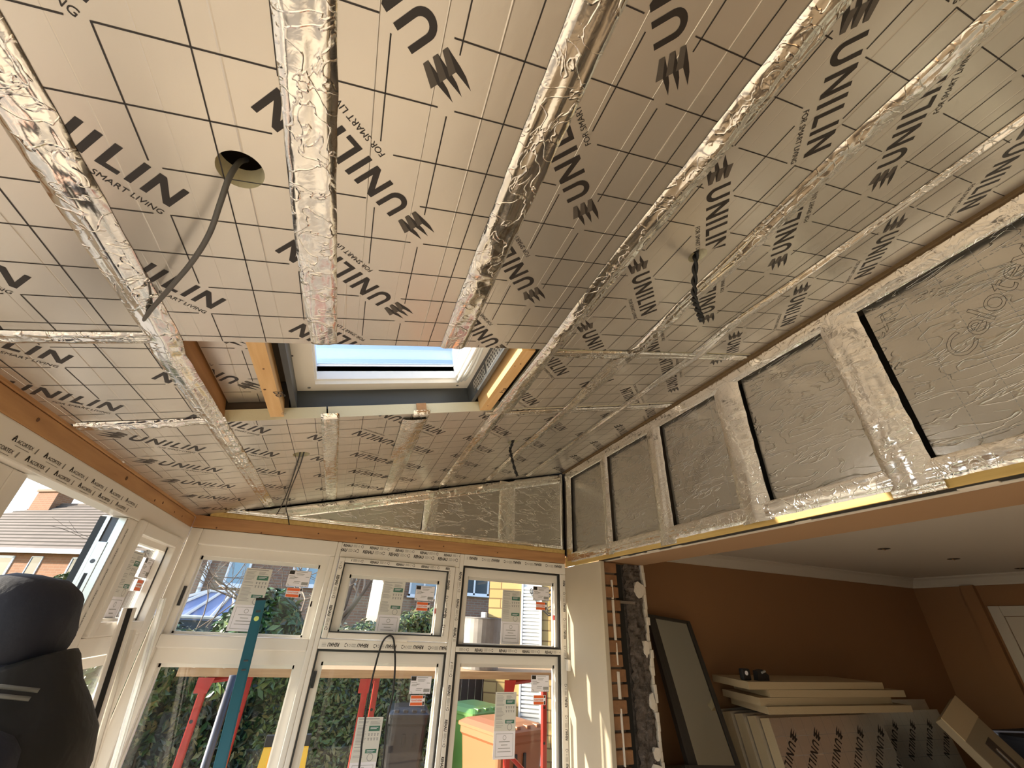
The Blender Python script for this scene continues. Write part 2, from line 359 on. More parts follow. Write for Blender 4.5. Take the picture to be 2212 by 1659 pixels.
def prints(s0, s1, y0, y1, a, flipped_offset=(.54, .09), small=True):
    """print of the foil: grid lines and rows of diagonal lettering, clipped to the board; a = anchor of an upright mark"""
    out = [[], [], []]; boxes = []
    for k in range(-3, 4):
        for j in range(int((y0 - a[1]) / .3) - 3, int((y1 - a[1]) / .3) + 4):
            for fl in (0, 1):
                ox = a[0] + k * .8 + (flipped_offset[0] if fl else 0); oy = a[1] + j * .3 + (flipped_offset[1] if fl else 0); g = -1 if fl else 1
                cx, cy = ox + g * .08, oy + g * .08
                if not (s0 - .25 < cx < s1 + .25 and y0 - .25 < cy < y1 + .25): continue
                def tr(t): return [(ox + g * R2 * (x + y), oy + g * R2 * (x - y)) for x, y in t]
                boxes.append((ox, oy, g))
                for idx, tl in ((0, UNI), (0, LOGO_D), (1, LOGO_G), (2, SLOG if small else [])):
                    for t in tl:
                        c = clip(tr(t), s0, s1, y0, y1)
                        if c: out[idx].append(c)
    def covered(s, y):
        for ox, oy, g in boxes:
            x, v = ((s - ox) * g + (y - oy) * g) * R2, ((s - ox) * g - (y - oy) * g) * R2
            if -.100 < x < .255 and -.036 < v < .064 and not (x < .10 and v < -.008): return True
        return False
    w = .0011
    def runs(lo, hi, f):
        st = None; t = lo
        while t <= hi:
            c = f(t)
            if not c and st is None: st = t
            if (c or t + .004 > hi) and st is not None:
                yield st, t; st = None
            t += .004
    k0 = math.floor((s0 - a[0] - .07) / .1)
    for k in range(k0, k0 + int((s1 - s0) / .1) + 3):
        s = a[0] + .07 + .1 * k
        if s0 + .01 < s < s1 - .01:
            for p, q in runs(y0, y1, lambda t: covered(s, t)): out[2].append([(s - w, p), (s + w, p), (s + w, q), (s - w, q)])
    k0 = math.floor((y0 - a[1] + .008) / .1)
    for k in range(k0, k0 + int((y1 - y0) / .1) + 3):
        y = a[1] - .008 + .1 * k
        if y0 + .003 < y < y1 - .003:
            for p, q in runs(s0, s1, lambda t: covered(t, y)): out[2].append([(p, y - w), (q, y - w), (q, y + w), (p, y + w)])
    return out
def board(label, s0, s1, y0, y1, anchor, hole=None, h0=0.0, th=.048, off=(.54, .09), group='ceiling insulation boards'):
    L = CP((s0 + s1) / 2, (y0 + y1) / 2, h0); T = None
    t_ = thing('insulation_board', label, 'insulation board', L, group); b, fb = MB(), MB()
    loops = [[Vector((s0, y0, 0)), Vector((s1, y0, 0)), Vector((s1, y1, 0)), Vector((s0, y1, 0))]]
    N = 28
    if hole: loops.append([Vector((hole[0] + hole[2] * math.cos(-2 * PI * k / N), hole[1] + hole[2] * math.sin(-2 * PI * k / N), 0)) for k in range(N)])
    flat = [p for lp in loops for p in lp]
    for t in tessellate_polygon(loops):
        b.face([CP(flat[i].x, flat[i].y, h0) for i in t], 0); fb.face([CP(flat[i].x, flat[i].y, h0 + th) for i in t], 0)
    for lp in loops:
        for p, q in zip(lp, lp[1:] + lp[:1]): fb.face([CP(p.x, p.y, h0), CP(q.x, q.y, h0), CP(q.x, q.y, h0 + th), CP(p.x, p.y, h0 + th)], 0)
    pr_ = prints(s0 + .002, s1 - .002, max(y0 + .002, -1.2), y1 - .002, anchor, off)
    for mi, pl in enumerate(pr_):
        for p in pl:
            if hole and any((x - hole[0]) ** 2 + (y - hole[1]) ** 2 < hole[2] ** 2 for x, y in p): continue
            b.face([CP(x, y, h0 - .0005 - .0001 * mi) for x, y in p], 1 + mi)
    b.build('foil_facing', ['foil_board', 'ink', 'ink_grey', 'ink'], t_, label='printed foil face'); fb.build('foam_core', 'foam', t_, label='cream foam edge')
    return t_

CB = [-.962, -.579, -.207, .171, .548, .920, 1.293, 1.640]      # joints between the columns of boards
ANC_A = [(-.938, .159), (-.623, .195), (-.575, .189), (-.205, .081), (.622, .113), (.541, .131), (1.373, .123)]
HOLE_A = {1: (-.326, .566, .036), 4: (.775, .596, .027)}
wordsA = ['against the left timber plate', 'with a round cable hole and a thick grey cable', 'above the roof window, left half', 'above the roof window, right half',
          'with a small hole and a twisted black cable', 'second from the house wall', 'meeting the sloping top of the house wall']
for k in range(7):
    board('large foil faced ceiling board overhead ' + wordsA[k], CB[k] + .003, CB[k + 1] - .003, YB, 1.112, ANC_A[k], HOLE_A.get(k))
board('short foil faced ceiling board left of the roof window, by the timber plate', CB[0] + .003, CB[1] - .003, 1.118, 1.652, (-.993, .162))
for k, a, w in ((4, (.508, .246), 'beside the rafter marked B14'), (5, (.787, .02), 'between two long tapes right of the roof window'), (6, (.919, .14), 'at the house wall, right of the roof window')):
    board('short foil faced ceiling board ' + w, CB[k] + .003, CB[k + 1] - .003, 1.118, 1.652, a)
ANC_C = [(-.870, .282), (-.622, .121), (-.441, .105), (.122, .265), (.519, .056), (.873, .040), (1.484, .246)]
HOLE_C = {1: (-.326, 2.090, .036), 4: (.795, 2.143, .030)}
wordsC = ['in the far left corner above the plate', 'with a cable hole and two thin black cables', 'beyond the roof window, left of the patched tape', 'beyond the roof window, right of the patched tape',
          'with a hole and a short twisted cable near the gable', 'near the far gable, second from the house wall', 'in the far corner against the house wall']
for k in range(7):
    board('far foil faced ceiling board ' + wordsC[k], CB[k] + .003, CB[k + 1] - .003, 1.658, YF + .02, ANC_C[k], HOLE_C.get(k))
board('recessed foil faced board seen up between two rafters', -.545, -.405, 1.05, 1.655, (-1.012, .175), h0=.076, th=.05, group=None)

# ------------------------------------------------------------------ foil tapes
def fbm(p, s): return noise.fractal(Vector(p) * s, 1.0, 2.0, 4)
def tape(label, path, amp=.003, m='foil_tape', name='foil_tape', group='foil tapes', step=.009, nw=10, seed=0, ridge=0.0):
    """path = list of (centre point, half-width vector, outward normal); crumpled strip with a little thickness"""
    pts = []
    for (a, b) in zip(path, path[1:]):
        n = max(2, int((b[0] - a[0]).length / step))
        for k in range(n): t = k / n; pts.append(tuple(a[i].lerp(b[i], t) for i in range(3)))
    pts.append(tuple(Vector(q) for q in path[-1]))
    mb = MB(); rows = []
    nrows = len(pts)
    for r, (c, w, n) in enumerate(pts):
        row = []
        for j in range(nw + 1):
            u = j / nw * 2 - 1; ed = 1 - abs(u) ** 6
            e = Vector((seed * 3.1, seed * 1.7, 0))
            p = c + w * (u * (1 + .05 * noise.noise(c * 23 + e + Vector((0, 0, u)))))
            q = p + e
            patch = max(0.0, min(1.0, 2.2 * noise.noise(Vector((r * step * 2.6 + seed * 7.1, 0, seed))) + .30 + .45 * (abs(u) - .45)))
            h = .0012 + (abs(fbm(q, 16)) * 1.3 * patch + abs(fbm(q, 48)) * .55 * patch * patch) * amp * (.25 + .75 * ed) + ridge * math.exp(-(u / .35) ** 2)
            h += .0045 * ed * (.5 + noise.noise(Vector((r * step * 2.0 + seed * 5.3, u * 1.7, seed * 2.1)))) + .0018 * ed * (.5 + noise.noise(Vector((r * step * 6.0, u * 3.4, seed))))
            if j in (0, nw): h = .0004
            row.append(p + n * h)
        rows.append([mb.pt(p) for p in row])
    for a, b in zip(rows, rows[1:]):
        for j in range(nw): mb.f.append([a[j], a[j + 1], b[j + 1], b[j]]); mb.m.append(0)
    o = mb.build(name, m, smooth=True)
    L = sum((p[0] for p in pts), Vector()) / len(pts); o.location = L; o.data.transform(Matrix.Translation(-L))
    return tag(o, label, 'foil tape', group)
UPD = Vector((ST, 0, -CT)); SD = Vector((CT, 0, ST))     # out of the ceiling downwards; along the slope
def ct(s, y, w, h=0.0): return (CP(s, y, -.0012 - h), SD * w, UPD)
tape('wide crumpled foil tape on the first ceiling joint from the timber wall plate', [ct(-.574, YB, .036), ct(-.574, .4, .036), ct(-.575, 1.10, .036), ct(-.585, 1.18, .036), ct(-.578, 1.6, .034), ct(-.570, 2.2, .034), ct(-.568, 3.06, .031)], .007, seed=1, ridge=.006)
tape('foil tape down the second ceiling joint, stopping at the roof window', [ct(-.206, YB, .037), ct(-.214, .75, .040), ct(-.207, 1.106, .034), (CP(-.207, 1.116, .010), SD * .034, Vector((0, 1, 0)))], .004, seed=2)
tape('foil tape on the second joint beyond the roof window, down to the gable', [(CP(-.196, 1.650, .012), SD * .034, Vector((0, -1, 0))), ct(-.196, 1.656, .034), ct(-.199, 2.3, .034), ct(-.200, 3.07, .033)], .004, seed=3)
tape('foil tape down the third ceiling joint, ending above the roof window glass', [ct(.170, YB, .035), ct(.174, .7, .041), ct(.177, 1.112, .040)], .005, seed=4)
tape('foil tape on the third joint beyond the roof window, under a wider patch', [(CP(.171, 1.650, .012), SD * .036, Vector((0, -1, 0))), ct(.171, 1.66, .036), ct(.166, 2.2, .044), ct(.170, 3.07, .036)], .0025, seed=5)
tape('wide smooth patch of foil tape over the third joint beyond the roof window', [ct(.150, 1.70, .055, .004), ct(.146, 2.24, .046, .004)], .003, seed=6, group=None)
tape('bright crumpled foil tape on the fourth joint, along the rafter marked B14', [ct(.548, YB, .036), ct(.546, .38, .037), ct(.541, .63, .036), ct(.547, 1.1, .034), ct(.556, 1.68, .048), ct(.544, 1.78, .036), ct(.567, 3.0, .037)], .006, seed=7, ridge=.004)
tape('foil tape on the fifth joint, overlapped in its middle, near the small cable hole', [ct(.905, YB, .030), ct(.889, .24, .034), ct(.922, .59, .044), ct(.917, .80, .034), ct(.942, 1.08, .030), ct(.914, 1.18, .055), ct(.934, 1.6, .040), ct(.926, 2.2, .035), ct(.930, 3.04, .030)], .005, seed=8, ridge=.004)
tape('smooth narrow foil tape on the last ceiling joint beside the house wall', [ct(1.293, YB, .028), ct(1.29, .22, .026), ct(1.285, .55, .026), ct(1.262, .9, .034), ct(1.300, 1.14, .045), ct(1.283, 1.6, .030), ct(1.284, 2.2, .026), ct(1.283, 3.05, .022)], .0008, seed=9, ridge=.006)
YV = Vector((0, 1, 0))
def cc(s, y, w): return (CP(s, y, -.0016), YV * w, UPD)
tape('foil cross tape from the left plate to the near corner of the roof window opening', [cc(-.955, 1.112, .026), cc(-.75, 1.108, .026), cc(-.60, 1.10, .024)], .005, seed=10)
tape('foil cross tape from the near end of the marked rafter to the house wall', [cc(.53, 1.14, .020), cc(.9, 1.138, .026), cc(1.30, 1.142, .026), cc(1.638, 1.15, .022)], .004, seed=11)
tape('creased foil cross tape from the left plate to the far corner of the opening', [cc(-.945, 1.640, .030), cc(-.75, 1.642, .030), cc(-.54, 1.635, .028)], .008, seed=12)
tape('foil cross tape from the far end of the marked rafter to the house wall', [cc(.47, 1.690, .020), cc(.9, 1.695, .024), cc(1.35, 1.70, .022), cc(1.638, 1.69, .020)], .004, seed=13)
# foil lapped from the ceiling on to the left plate
tape('loose edge of foil tape lapping from the ceiling onto the left timber plate', [(Vector((XL + .012, y, 2.198)), Vector((.026, 0, .010)), Vector((.3, 0, -.95))) for y in (0.4, 1.0, 1.6, 2.1, 2.6, 3.0)], .005, seed=14)

# ------------------------------------------------------------------ timbers
def beam(name, label, mb, m, knots=(), marks=None, cat='timber', group=None, loc=None):
    t = thing(name, label, cat, loc or mb.v[0][:], group)
    mb.build('timber', m, t)
    if knots:
        k = MB()
        for c, n, r in knots: k.disc(Vector(c), n, r, .0008, 0, 12)
        k.build('knot', 'knot', t)
    return t
t = thing('timber_wall_plate', 'two-ply orange pine plate along the top of the left window frames', 'timber', (XL, 1.0, 2.16))
MB().box(XL - .11, XL, YB, YF, 2.118, 2.176, 0, .003).build('lower_ply', 'pine', t)
MB().box(XL - .11, XL + .004, YB, YF, 2.178, 2.209, 0, .003).build('upper_ply', 'pine', t)
kk_ = []
for y, z, r in ((1.50, 2.150, .006), (2.12, 2.148, .008), (2.46, 2.135, .006), (2.56, 2.145, .007), (2.75, 2.138, .005), (2.88, 2.14, .005)): kk_.append(((XL + .0004, y, z), r))
knots(t, kk_, (1, 0, 0))
t = thing('timber_wall_plate', 'orange pine plate over the far window frames, under the foil gable', 'timber', (0, YF, 2.16))
MB().box(XL, XR, YF - .002, YF + .10, 2.120, 2.192, 0, .003).build('lower_ply', 'pine_x', t)
MB().box(XL + .07, XR, YF, YF + .10, 2.1925, 2.222, 0, .003).build('upper_ply', 'pine_yellow', t, label='paler greenish ledge piece on top')
kk_ = []
for x, z in ((-.80, 2.128), (-.55, 2.124), (-.22, 2.155), (.02, 2.15), (.30, 2.15), (.45, 2.14), (.62, 2.155), (1.03, 2.15)): kk_.append(((x, YF - .0024, z), .005))
knots(t, kk_, (0, -1, 0))

def sbox(s0, s1, y0, y1, h0, h1, T=None): return slab(MB(T), s0, s1, y0, y1, h0, h1)
t = thing('rafter', 'orange toned rafter on the left side of the roof window opening', 'timber', CP(-.565, 1.4, 0))
sbox(-.598, -.553, 1.10, 1.66, .001, .166).build('timber', 'pine', t)
t = thing('rafter', 'pale rafter hand-marked BB crossing the roof window opening', 'timber', CP(-.38, 1.37, 0))
sbox(-.402, -.357, 1.02, 1.632, .0005, .072).build('timber', 'pine_pale', t)
mk = MB()
def hand(mb, tx, s, y, ang, size, sc_=1):
    tt = text2d(tx, size, 0, .15)
    a = math.radians(ang); U = SD * math.cos(a) + YV * math.sin(a); V = SD * math.sin(a) - YV * math.cos(a)
    mb.flat(tt, CP(s, y, 0) + UPD * .0004, U, V)
hand(mk, 'BB', -.372, 1.415, 78, .042); mk.build('pencil_mark', 'ink', t); mk = MB(); hand(mk, '<5', -.366, 1.59, 78, .020); mk.build('pencil_mark', 'ink_faint', t)
knots(t, [(CP(-.392, 1.40, -.0002), .004), (CP(-.378, 1.26, -.0002), .003)], UPD)
t = thing('rafter', 'bright pale rafter hand-marked B14 on the right side of the roof window', 'timber', CP(.465, 1.4, 0))
sbox(.4385, .492, 1.125, 1.652, .0005, .10).build('timber', 'pine_pale', t)
mk = MB(); hand(mk, 'B14', .476, 1.42, 100, .030); mk.build('pencil_mark', 'ink', t)
knots(t, [(CP(.47, 1.22, -.0002), .003), (CP(.452, 1.235, -.0002), .0025), (CP(.46, 1.60, -.0002), .003)], UPD)
tag(sbox(-.553, -.345, 1.664, 1.70, .0485, .166).build('trimmer', 'fence_wood'), 'dark trimmer board across the far edge of the roof window opening, behind the marked rafter', 'timber')
tag(sbox(.150, .192, 1.6485, 1.6575, .004, .046).build('batten_end', 'pine'), 'small brown timber end showing between the pale foam edges past the roof window', 'timber')

# ------------------------------------------------------------------ roof window
t = thing('roof_window', 'white roof window with grey kerb set in the foil ceiling', 'roof window', CP(.04, 1.3, .2))
b = MB()
slab(b, KS0, KS0 + .018, KY0, KY1, .049, .166); slab(b, KS1 - .018, KS1, KY0, KY1, .049, .166); slab(b, KS0, KS1, KY1 - .02, KY1, .049, .166); slab(b, KS0, KS1, KY0, KY0 + .02, .049, .166)
kb = b.build('kerb', 'kerb_grey', t)
b = MB()
def ring(b, s0, s1, y0, y1, w, h0, h1, m=0, wy=None):
    wy = wy or w
    slab(b, s0, s0 + w, y0, y1, h0, h1, m); slab(b, s1 - w, s1, y0, y1, h0, h1, m); slab(b, s0 + w, s1 - w, y1 - wy, y1, h0, h1, m); slab(b, s0 + w, s1 - w, y0, y0 + wy, h0, h1, m)
ring(b, KS0 + .012, KS1 - .012, KY0 + .01, KY1 - .008, .030, .132, .17)
b.build('outer_frame', 'cream_paint', t)
b = MB(); ring(b, KS0 + .040, KS1 - .040, KY0 + .04, KY1 - .030, .045, .130, .185, 0, .052); sf = b.build('sash', 'cream_paint', t)
b = MB(); ring(b, KS0 + .082, KS1 - .082, KY0 + .08, KY1 - .080, .010, .150, .204); b.build('glazing_bead', 'white_paint', t)
b = MB(); ring(b, KS0 + .060, KS1 - .060, KY0 + .06, KY1 - .060, .030, .186, .214); b.build('outer_sash', 'white_paint', t)
b = MB(); ring(b, KS0 + .086, KS1 - .086, KY0 + .09, KY1 - .084, .006, .204, .209); b.build('gasket', 'gasket', t)
b = MB(); slab(b, KS0 + .085, KS1 - .085, KY0 + .085, KY1 - .082, .211, .216); b.build('glass_pane', 'glass', t)
b = MB(); slab(b, KS0 - .02, KS1 + .02, KY0 - .02, KY0 + .05, .222, .245); slab(b, KS0 - .02, KS0 + .05, KY0, KY1, .222, .245); slab(b, KS1 - .05, KS1 + .02, KY0, KY1, .222, .245); slab(b, KS0 - .02, KS1 + .02, KY1 - .05, KY1 + .02, .222, .245)
b.build('outer_flashing', 'kerb_grey', t)
for s in (KS0 + .062, KS1 - .075):
    b = MB(); b.disc(CP(s, KY1 - .055, .1295), UPD, .006, .0015); b.build('screw_cap', 'steel', sf)
for y in (1.20, 1.40): MB().disc(CP(KS0 + .020, y, .1315), UPD, .004, .001).build('screw_hole', 'black', t)
for y0, y1 in ((1.16, 1.40), (1.42, 1.585)):
    b = MB(); x = KS1 - .0185
    b.face([CP(x, y0, .062), CP(x, y1, .062), CP(x, y1, .112), CP(x, y0, .112)])
    for q in range(int((y1 - y0) / .022)):
        for hh in (.072, .087, .102):
            yy = y0 + .012 + q * .022 + (.008 if hh > .08 and hh < .09 else 0)
            b.face([CP(x - .0006, yy - .005, hh - .004), CP(x - .0006, yy + .005, hh - .004), CP(x - .0006, yy + .005, hh + .004), CP(x - .0006, yy - .005, hh + .004)], 1)
    b.build('perforated_strap', ['steel', 'steel_dark'], kb, label='silver perforated strap on grey kerb')
b = MB()
for k in range(3):
    s = KS1 - .052 - .017 * k
    b.tube([CP(s + .004 * math.sin(q * 1.7 + k), 1.05 + q * .09, .126 - .004 * k + .004 * math.sin(q * 2.3)) for q in range(7)], .008, 0, 8)
b.build('polythene_wrap', 'poly_wrap', t, smooth=True, label='clear crinkled polythene left on the sash')

# ------------------------------------------------------------------ cables
def cable(label, pts, r, m='black', n=10, extra=None):
    P = [Vector(p) for p in pts]; out = []
    for i in range(len(P) - 1):
        p0, p1, p2, p3 = P[max(i - 1, 0)], P[i], P[i + 1], P[min(i + 2, len(P) - 1)]
        for k in range(n):
            u = k / n; out.append(.5 * ((2 * p1) + (p2 - p0) * u + (2 * p0 - 5 * p1 + 4 * p2 - p3) * u * u + (3 * p1 - p0 - 3 * p2 + p3) * u ** 3))
    out.append(P[-1]); mb = MB()
    if extra:      # two twisted cores
        for ph in (0, PI):
            mb.tube([p + Vector((math.cos(ph + k * .55), math.sin(ph + k * .55), 0)) * r * 1.0 for k, p in enumerate(out)], r, 0, 8)
    else: mb.tube(out, r, 0, 10)
    o = mb.build('cable', m, smooth=True); o.location = P[0]; o.data.transform(Matrix.Translation(-P[0]))
    return tag(o, label, 'cable')
cable('thick grey cable hanging from the round hole to the tape corner beside the roof window', [(-.335, .60, 2.42), (-.324, .567, 2.367), (-.321, .562, 2.318), (-.331, .596, 2.29), (-.355, .659, 2.274), (-.399, .741, 2.267), (-.466, .848, 2.265), (-.535, .958, 2.271), (-.593, 1.060, 2.285)], .0046, 'cable_grey')
cable('twisted pair of black cables dangling from the small hole near the house wall', [(.752, .598, 2.66), (.753, .606, 2.639), (.757, .631, 2.579), (.757, .647, 2.522), (.757, .647, 2.488), (.759, .645, 2.453), (.757, .641, 2.432)], .0046, extra=1)
cable('thin black cable from the far left hole ending bare beside the gable tape', [(-.33, 2.085, 2.39), (-.322, 2.09, 2.35), (-.345, 2.25, 2.335), (-.40, 2.6, 2.30), (-.46, 2.93, 2.27), (-.494, 3.07, 2.24)], .003)
cable('thin black cable from the far left hole drooping down over the far timber plate', [(-.31, 2.095, 2.39), (-.306, 2.085, 2.35), (-.33, 2.25, 2.325), (-.39, 2.6, 2.285), (-.436, 2.95, 2.27), (-.428, 3.075, 2.239), (-.404, 3.08, 2.186)], .003)
cable('short twisted black cable hanging from the hole near the far gable', [(.772, 2.145, 2.66), (.77, 2.16, 2.624), (.77, 2.19, 2.602), (.77, 2.157, 2.542), (.77, 2.10, 2.458), (.77, 2.05, 2.40)], .0048, extra=1)
cable('black lead looped over the handle of the middle top window', [(.30, 3.02, .55), (.294, 3.03, .989), (.286, 3.035, 1.103), (.279, 3.04, 1.309), (.286, 3.04, 1.442), (.303, 3.045, 1.56), (.331, 3.04, 1.599), (.361, 3.04, 1.592), (.382, 3.04, 1.538), (.402, 3.04, 1.444), (.414, 3.04, 1.309), (.404, 3.04, 1.181), (.418, 3.03, .985), (.43, 3.02, .55)], .0055)

# ------------------------------------------------------------------ house wall: insulated stud wall over the opening
wr = sroot('wall_right_upper', (XR, 1, 2.4))
MB().prism([(XR + .062, YB, 2.165), (XR + .062, YF + .1, 2.165), (XR + .062, YF + .1, zc(XR) + .15), (XR + .062, YB, zc(XR) + .15)], (.06, 0, 0)).build('sheathing', 'dark_cavity', wr)
b = MB()
for y in (3.06, 2.46, 1.885, 1.305, .735, .14, -.44, -1.02): b.box(XR + .004, XR + .06, y - .028, y + .028, 2.165, zc(XR) - .01)
b.box(XR + .004, XR + .06, YB, YF, zc(XR) - .07, zc(XR) - .005)
b.build('stud', 'fence_wood', wr)
t = thing('timber_lintel', 'yellowed pine lintel over the wide opening, under the foil wall', 'timber', (XR, 1, 2.1))
MB().box(XR, XR + .010, YB, 2.60, 2.096, 2.165, 0, .002).build('timber', 'pine_yellow', t)
MB().box(XR, XR + .010, 2.60, YF, 2.096, 2.165, 0, .002).build('end_piece', 'pine_yellow', t)
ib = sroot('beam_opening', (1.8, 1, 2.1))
MB().box(XR + .0105, 1.642, YB, 2.6, 2.0965, 2.160).build('cavity_shade', 'dark_cavity', ib)  # black fill painted as the shade inside the open gap behind the lintel
b = MB(); b.box(1.645, 1.672, YB, 2.62, 2.0945, 2.160, 0)
rn = random.Random(4)
for k in range(9):
    y = rn.uniform(-.3, 2.5); b.box(1.634 - rn.uniform(0, .014), 1.648, y, y + rn.uniform(.02, .12), 2.093, 2.10 + rn.uniform(0, .02), 0, .003)
b.build('broken_plaster_edge', 'plaster_white', ib)
b = MB(); b.box(1.670, 1.955, YB, 2.62, 2.0945, 2.160); b.box(1.73, 1.955, YB, 2.62, 2.1605, 2.5); b.build('soffit', 'tan_paint', ib)

def wall_board(label, poly, cat='insulation board', x=None, y=None, th=.04, m='foil_wall', marks=None, group=None):
    """foil board on the house wall (poly of (y, z) at x) or on the gable (poly of (x, z) at y)"""
    b, fb = MB(), MB(); e_ = .0015
    if x is not None:
        b.prism([(x, p[0], p[1]) for p in poly], (e_, 0, 0)); fb.prism([(x + e_, p[0], p[1]) for p in poly], (th - e_, 0, 0))
    else:
        b.prism([(p[0], y, p[1]) for p in poly], (0, e_, 0)); fb.prism([(p[0], y + e_, p[1]) for p in poly], (0, th - e_, 0))
    if marks: marks(b)
    t_ = thing('insulation_board', label, cat, Vector(b.v[0]), group)
    b.build('foil_facing', [m, 'ink_grey', 'print_grey'], t_); fb.build('foam_core', 'foam', t_, label='cream foam edge')
    return t_
def celotex(yc, zc_, n, size, gridbox):
    def f(b):
        xx = XR + .0195
        tt = text2d('Celotex', size, 0, .12, 1.0, .004)
        for dy, dz in n:
            a = math.radians(40); U = Vector((0, -math.cos(a), math.sin(a))); V = Vector((0, math.sin(a), math.cos(a)))
            for tr in tt:
                pl = [Vector((xx, yc + dy, zc_ + dz)) + U * p[0] + V * p[1] for p in tr]
                if all(gridbox[0] + .01 < p.y < gridbox[1] - .01 and gridbox[2] + .02 < p.z < gridbox[3] - .02 for p in pl): b.face(pl, 1)
        y0, y1, z0, z1 = gridbox; w = .0006
        for k in range(int((z1 - z0) / .1) + 1):
            z = z0 + .03 + .1 * k
            if z > z1 - .02: break
            y = y0 + .02
            while y < y1 - .02: b.face([(xx, y, z - w), (xx, y + .009, z - w), (xx, y + .009, z + w), (xx, y, z + w)], 2); y += .014
        for k in range(int((y1 - y0) / .1) + 1):
            y = y0 + .04 + .1 * k
            if y > y1 - .02: break
            z = z0 + .02
            while z < z1 - .02: b.face([(xx, y - w, z), (xx, y + w, z), (xx, y + w, z + .009), (xx, y - w, z + .009)], 2); z += .014
    return f
ZT = 2.80
PAN = [(2.985, 2.51, 'narrow foil board on the house wall nearest the far corner'), (2.412, 1.955, 'foil board on the house wall between its first and second stud tapes'),
       (1.823, 1.40, 'foil board on the house wall with two outlined printed marks'), (1.228, .805, 'brightly lit crinkled foil board on the house wall'),
       (.662, .205, 'large foil board on the house wall with dashed grid, right of the sunlit tape'), (.07, -.38, 'foil board on the house wall close to the camera')]
for k, (ya, yb, lab) in enumerate(PAN):
    mk = None
    if k == 2: mk = celotex(1.70, 2.31, [(0, 0), (.20, .10)], .105, (yb, ya, 2.19, ZT))
    if k == 4: mk = celotex(.85, 2.46, [(0, 0), (-.36, -.02), (.1, -.45)], .105, (yb, ya, 2.19, ZT))
    wall_board(lab, [(ya, 2.13), (yb, 2.13), (yb, ZT + .03), (ya, ZT + .03)], x=XR + .020, marks=mk, group='foil boards on the house wall')

NX, NY = Vector((-1, 0, 0)), Vector((0, -1, 0)); Z3 = Vector((0, 0, 1))
def rt(label, y, hw, z0=2.112, z1=2.80, amp=.004, seed=0, lean=0.0, rg=.004):
    tape(label, [(Vector((XR + .0015, y + lean, z1)), YV * hw, NX), (Vector((XR + .0015, y + lean * .5, (z0 + z1) / 2)), YV * hw * .95, NX), (Vector((XR - .0005, y, z0 + .002)), YV * hw, NX)], amp, seed=seed, ridge=rg, group='tapes over the studs of the house wall')
rt('foil tape folded into the far corner, house wall side', 3.015, .045, amp=.003, seed=20, z0=2.13)
rt('creased foil tape over the first stud beyond the corner panel', 2.46, .048, amp=.004, seed=21)
rt('wide foil tape over the second stud, its tail folded onto the lintel', 1.888, .064, z0=2.097, amp=.004, seed=22)
rt('foil tape over the stud left of the bright crinkled board', 1.31, .078, amp=.004, seed=23)
rt('brightly sunlit foil tape over the stud right of the crinkled board', .735, .070, z0=2.092, amp=.007, seed=24, lean=.01)
rt('foil tape over the nearest stud of the house wall', .135, .066, amp=.004, seed=25)
def hz(label, z, hw, y0, y1, amp, seed, rg=0.0):
    n = 6; tape(label, [(Vector((XR + .0002, y0 + (y1 - y0) * k / n, z)), Z3 * hw, NX) for k in range(n + 1)], amp, seed=seed, ridge=rg, group=None)
hz('long foil tape along the top of the house wall under the ceiling', 2.803, .036, -1.2, 3.06, .004, 30, .002)
hz('long shiny foil tape along the foot of the foil wall, above the lintel', 2.155, .034, -1.2, 2.99, .004, 31, .002)
tape('torn scrap of sunlit foil tape hanging over the lintel below the bright stud', [(Vector((XR - .002, .66, 2.108)), Z3 * .014, NX), (Vector((XR - .002, .80, 2.108)), Z3 * .014, NX)], .006, seed=33, group=None)

# foam gap along the top of the wall
struct(MB().box(XR - .012, XR + .03, YB, YF, 2.838, 2.852).build('trim_1', 'gap_brown'))

# ------------------------------------------------------------------ far gable of foil boards
YG = YF + .012
def zg(x): return zc(x) - .012
wf = sroot('wall_far', (0, YF + .06, 2.4))
MB().prism([(XL, YF + .056, 2.19), (XR + .1, YF + .056, 2.19), (XR + .1, YF + .056, zc(XR) + .2), (XL, YF + .056, zc(XL) + .2)], (0, .05, 0)).build('sheathing', 'dark_cavity', wf)
for a, c, lab in ((-.86, .44, 'long thin foil board in the low left end of the far gable'), (.535, 1.03, 'foil board in the middle of the far gable with a ringed print'), (1.15, 1.585, 'tall foil board of the far gable beside the house wall')):
    mk = None
    if a == .535:
        def mk(b):
            for r in (.022, .030, .038):
                b.f += []; n = 28
                for k in range(n):
                    p, q = 2 * PI * k / n, 2 * PI * (k + 1) / n
                    b.face([(.66 + rr * math.cos(u), YG - .0006, 2.44 + rr * math.sin(u)) for rr, u in ((r, p), (r, q), (r + .0012, q), (r + .0012, p))], 2)
    wall_board(lab, [(a, 2.215), (c, 2.215), (c, zg(c)), (a, zg(a))], y=YG, group='foil boards of the far gable', marks=mk)
def gv(label, x, hw, seed, z0=2.205):
    tape(label, [(Vector((x, YF + .010, zg(x) - .01)), Vector((hw, 0, 0)), NY), (Vector((x + .01, YF + .010, z0)), Vector((hw, 0, 0)), NY)], .004, seed=seed, ridge=.002, group='tapes on the far gable')
gv('upright foil tape on the far gable, left of the ringed print', .488, .050, 40); gv('upright foil tape on the far gable, right of the ringed print', 1.088, .068, 41, 2.195)
tape('foil tape folded into the far corner, gable side', [(Vector((1.575, YF + .009, zg(1.57))), Vector((.014, 0, 0)), NY), (Vector((1.575, YF + .009, 2.2)), Vector((.014, 0, 0)), NY)], .002, seed=42, group=None)
tape('sloping foil tape along the top of the far gable', [(Vector((x, YF + .008, zc(x) - .055)), Vector((0, 0, .033)), NY) for x in (-.45, .2, .9, 1.57)], .003, seed=43, group=None)
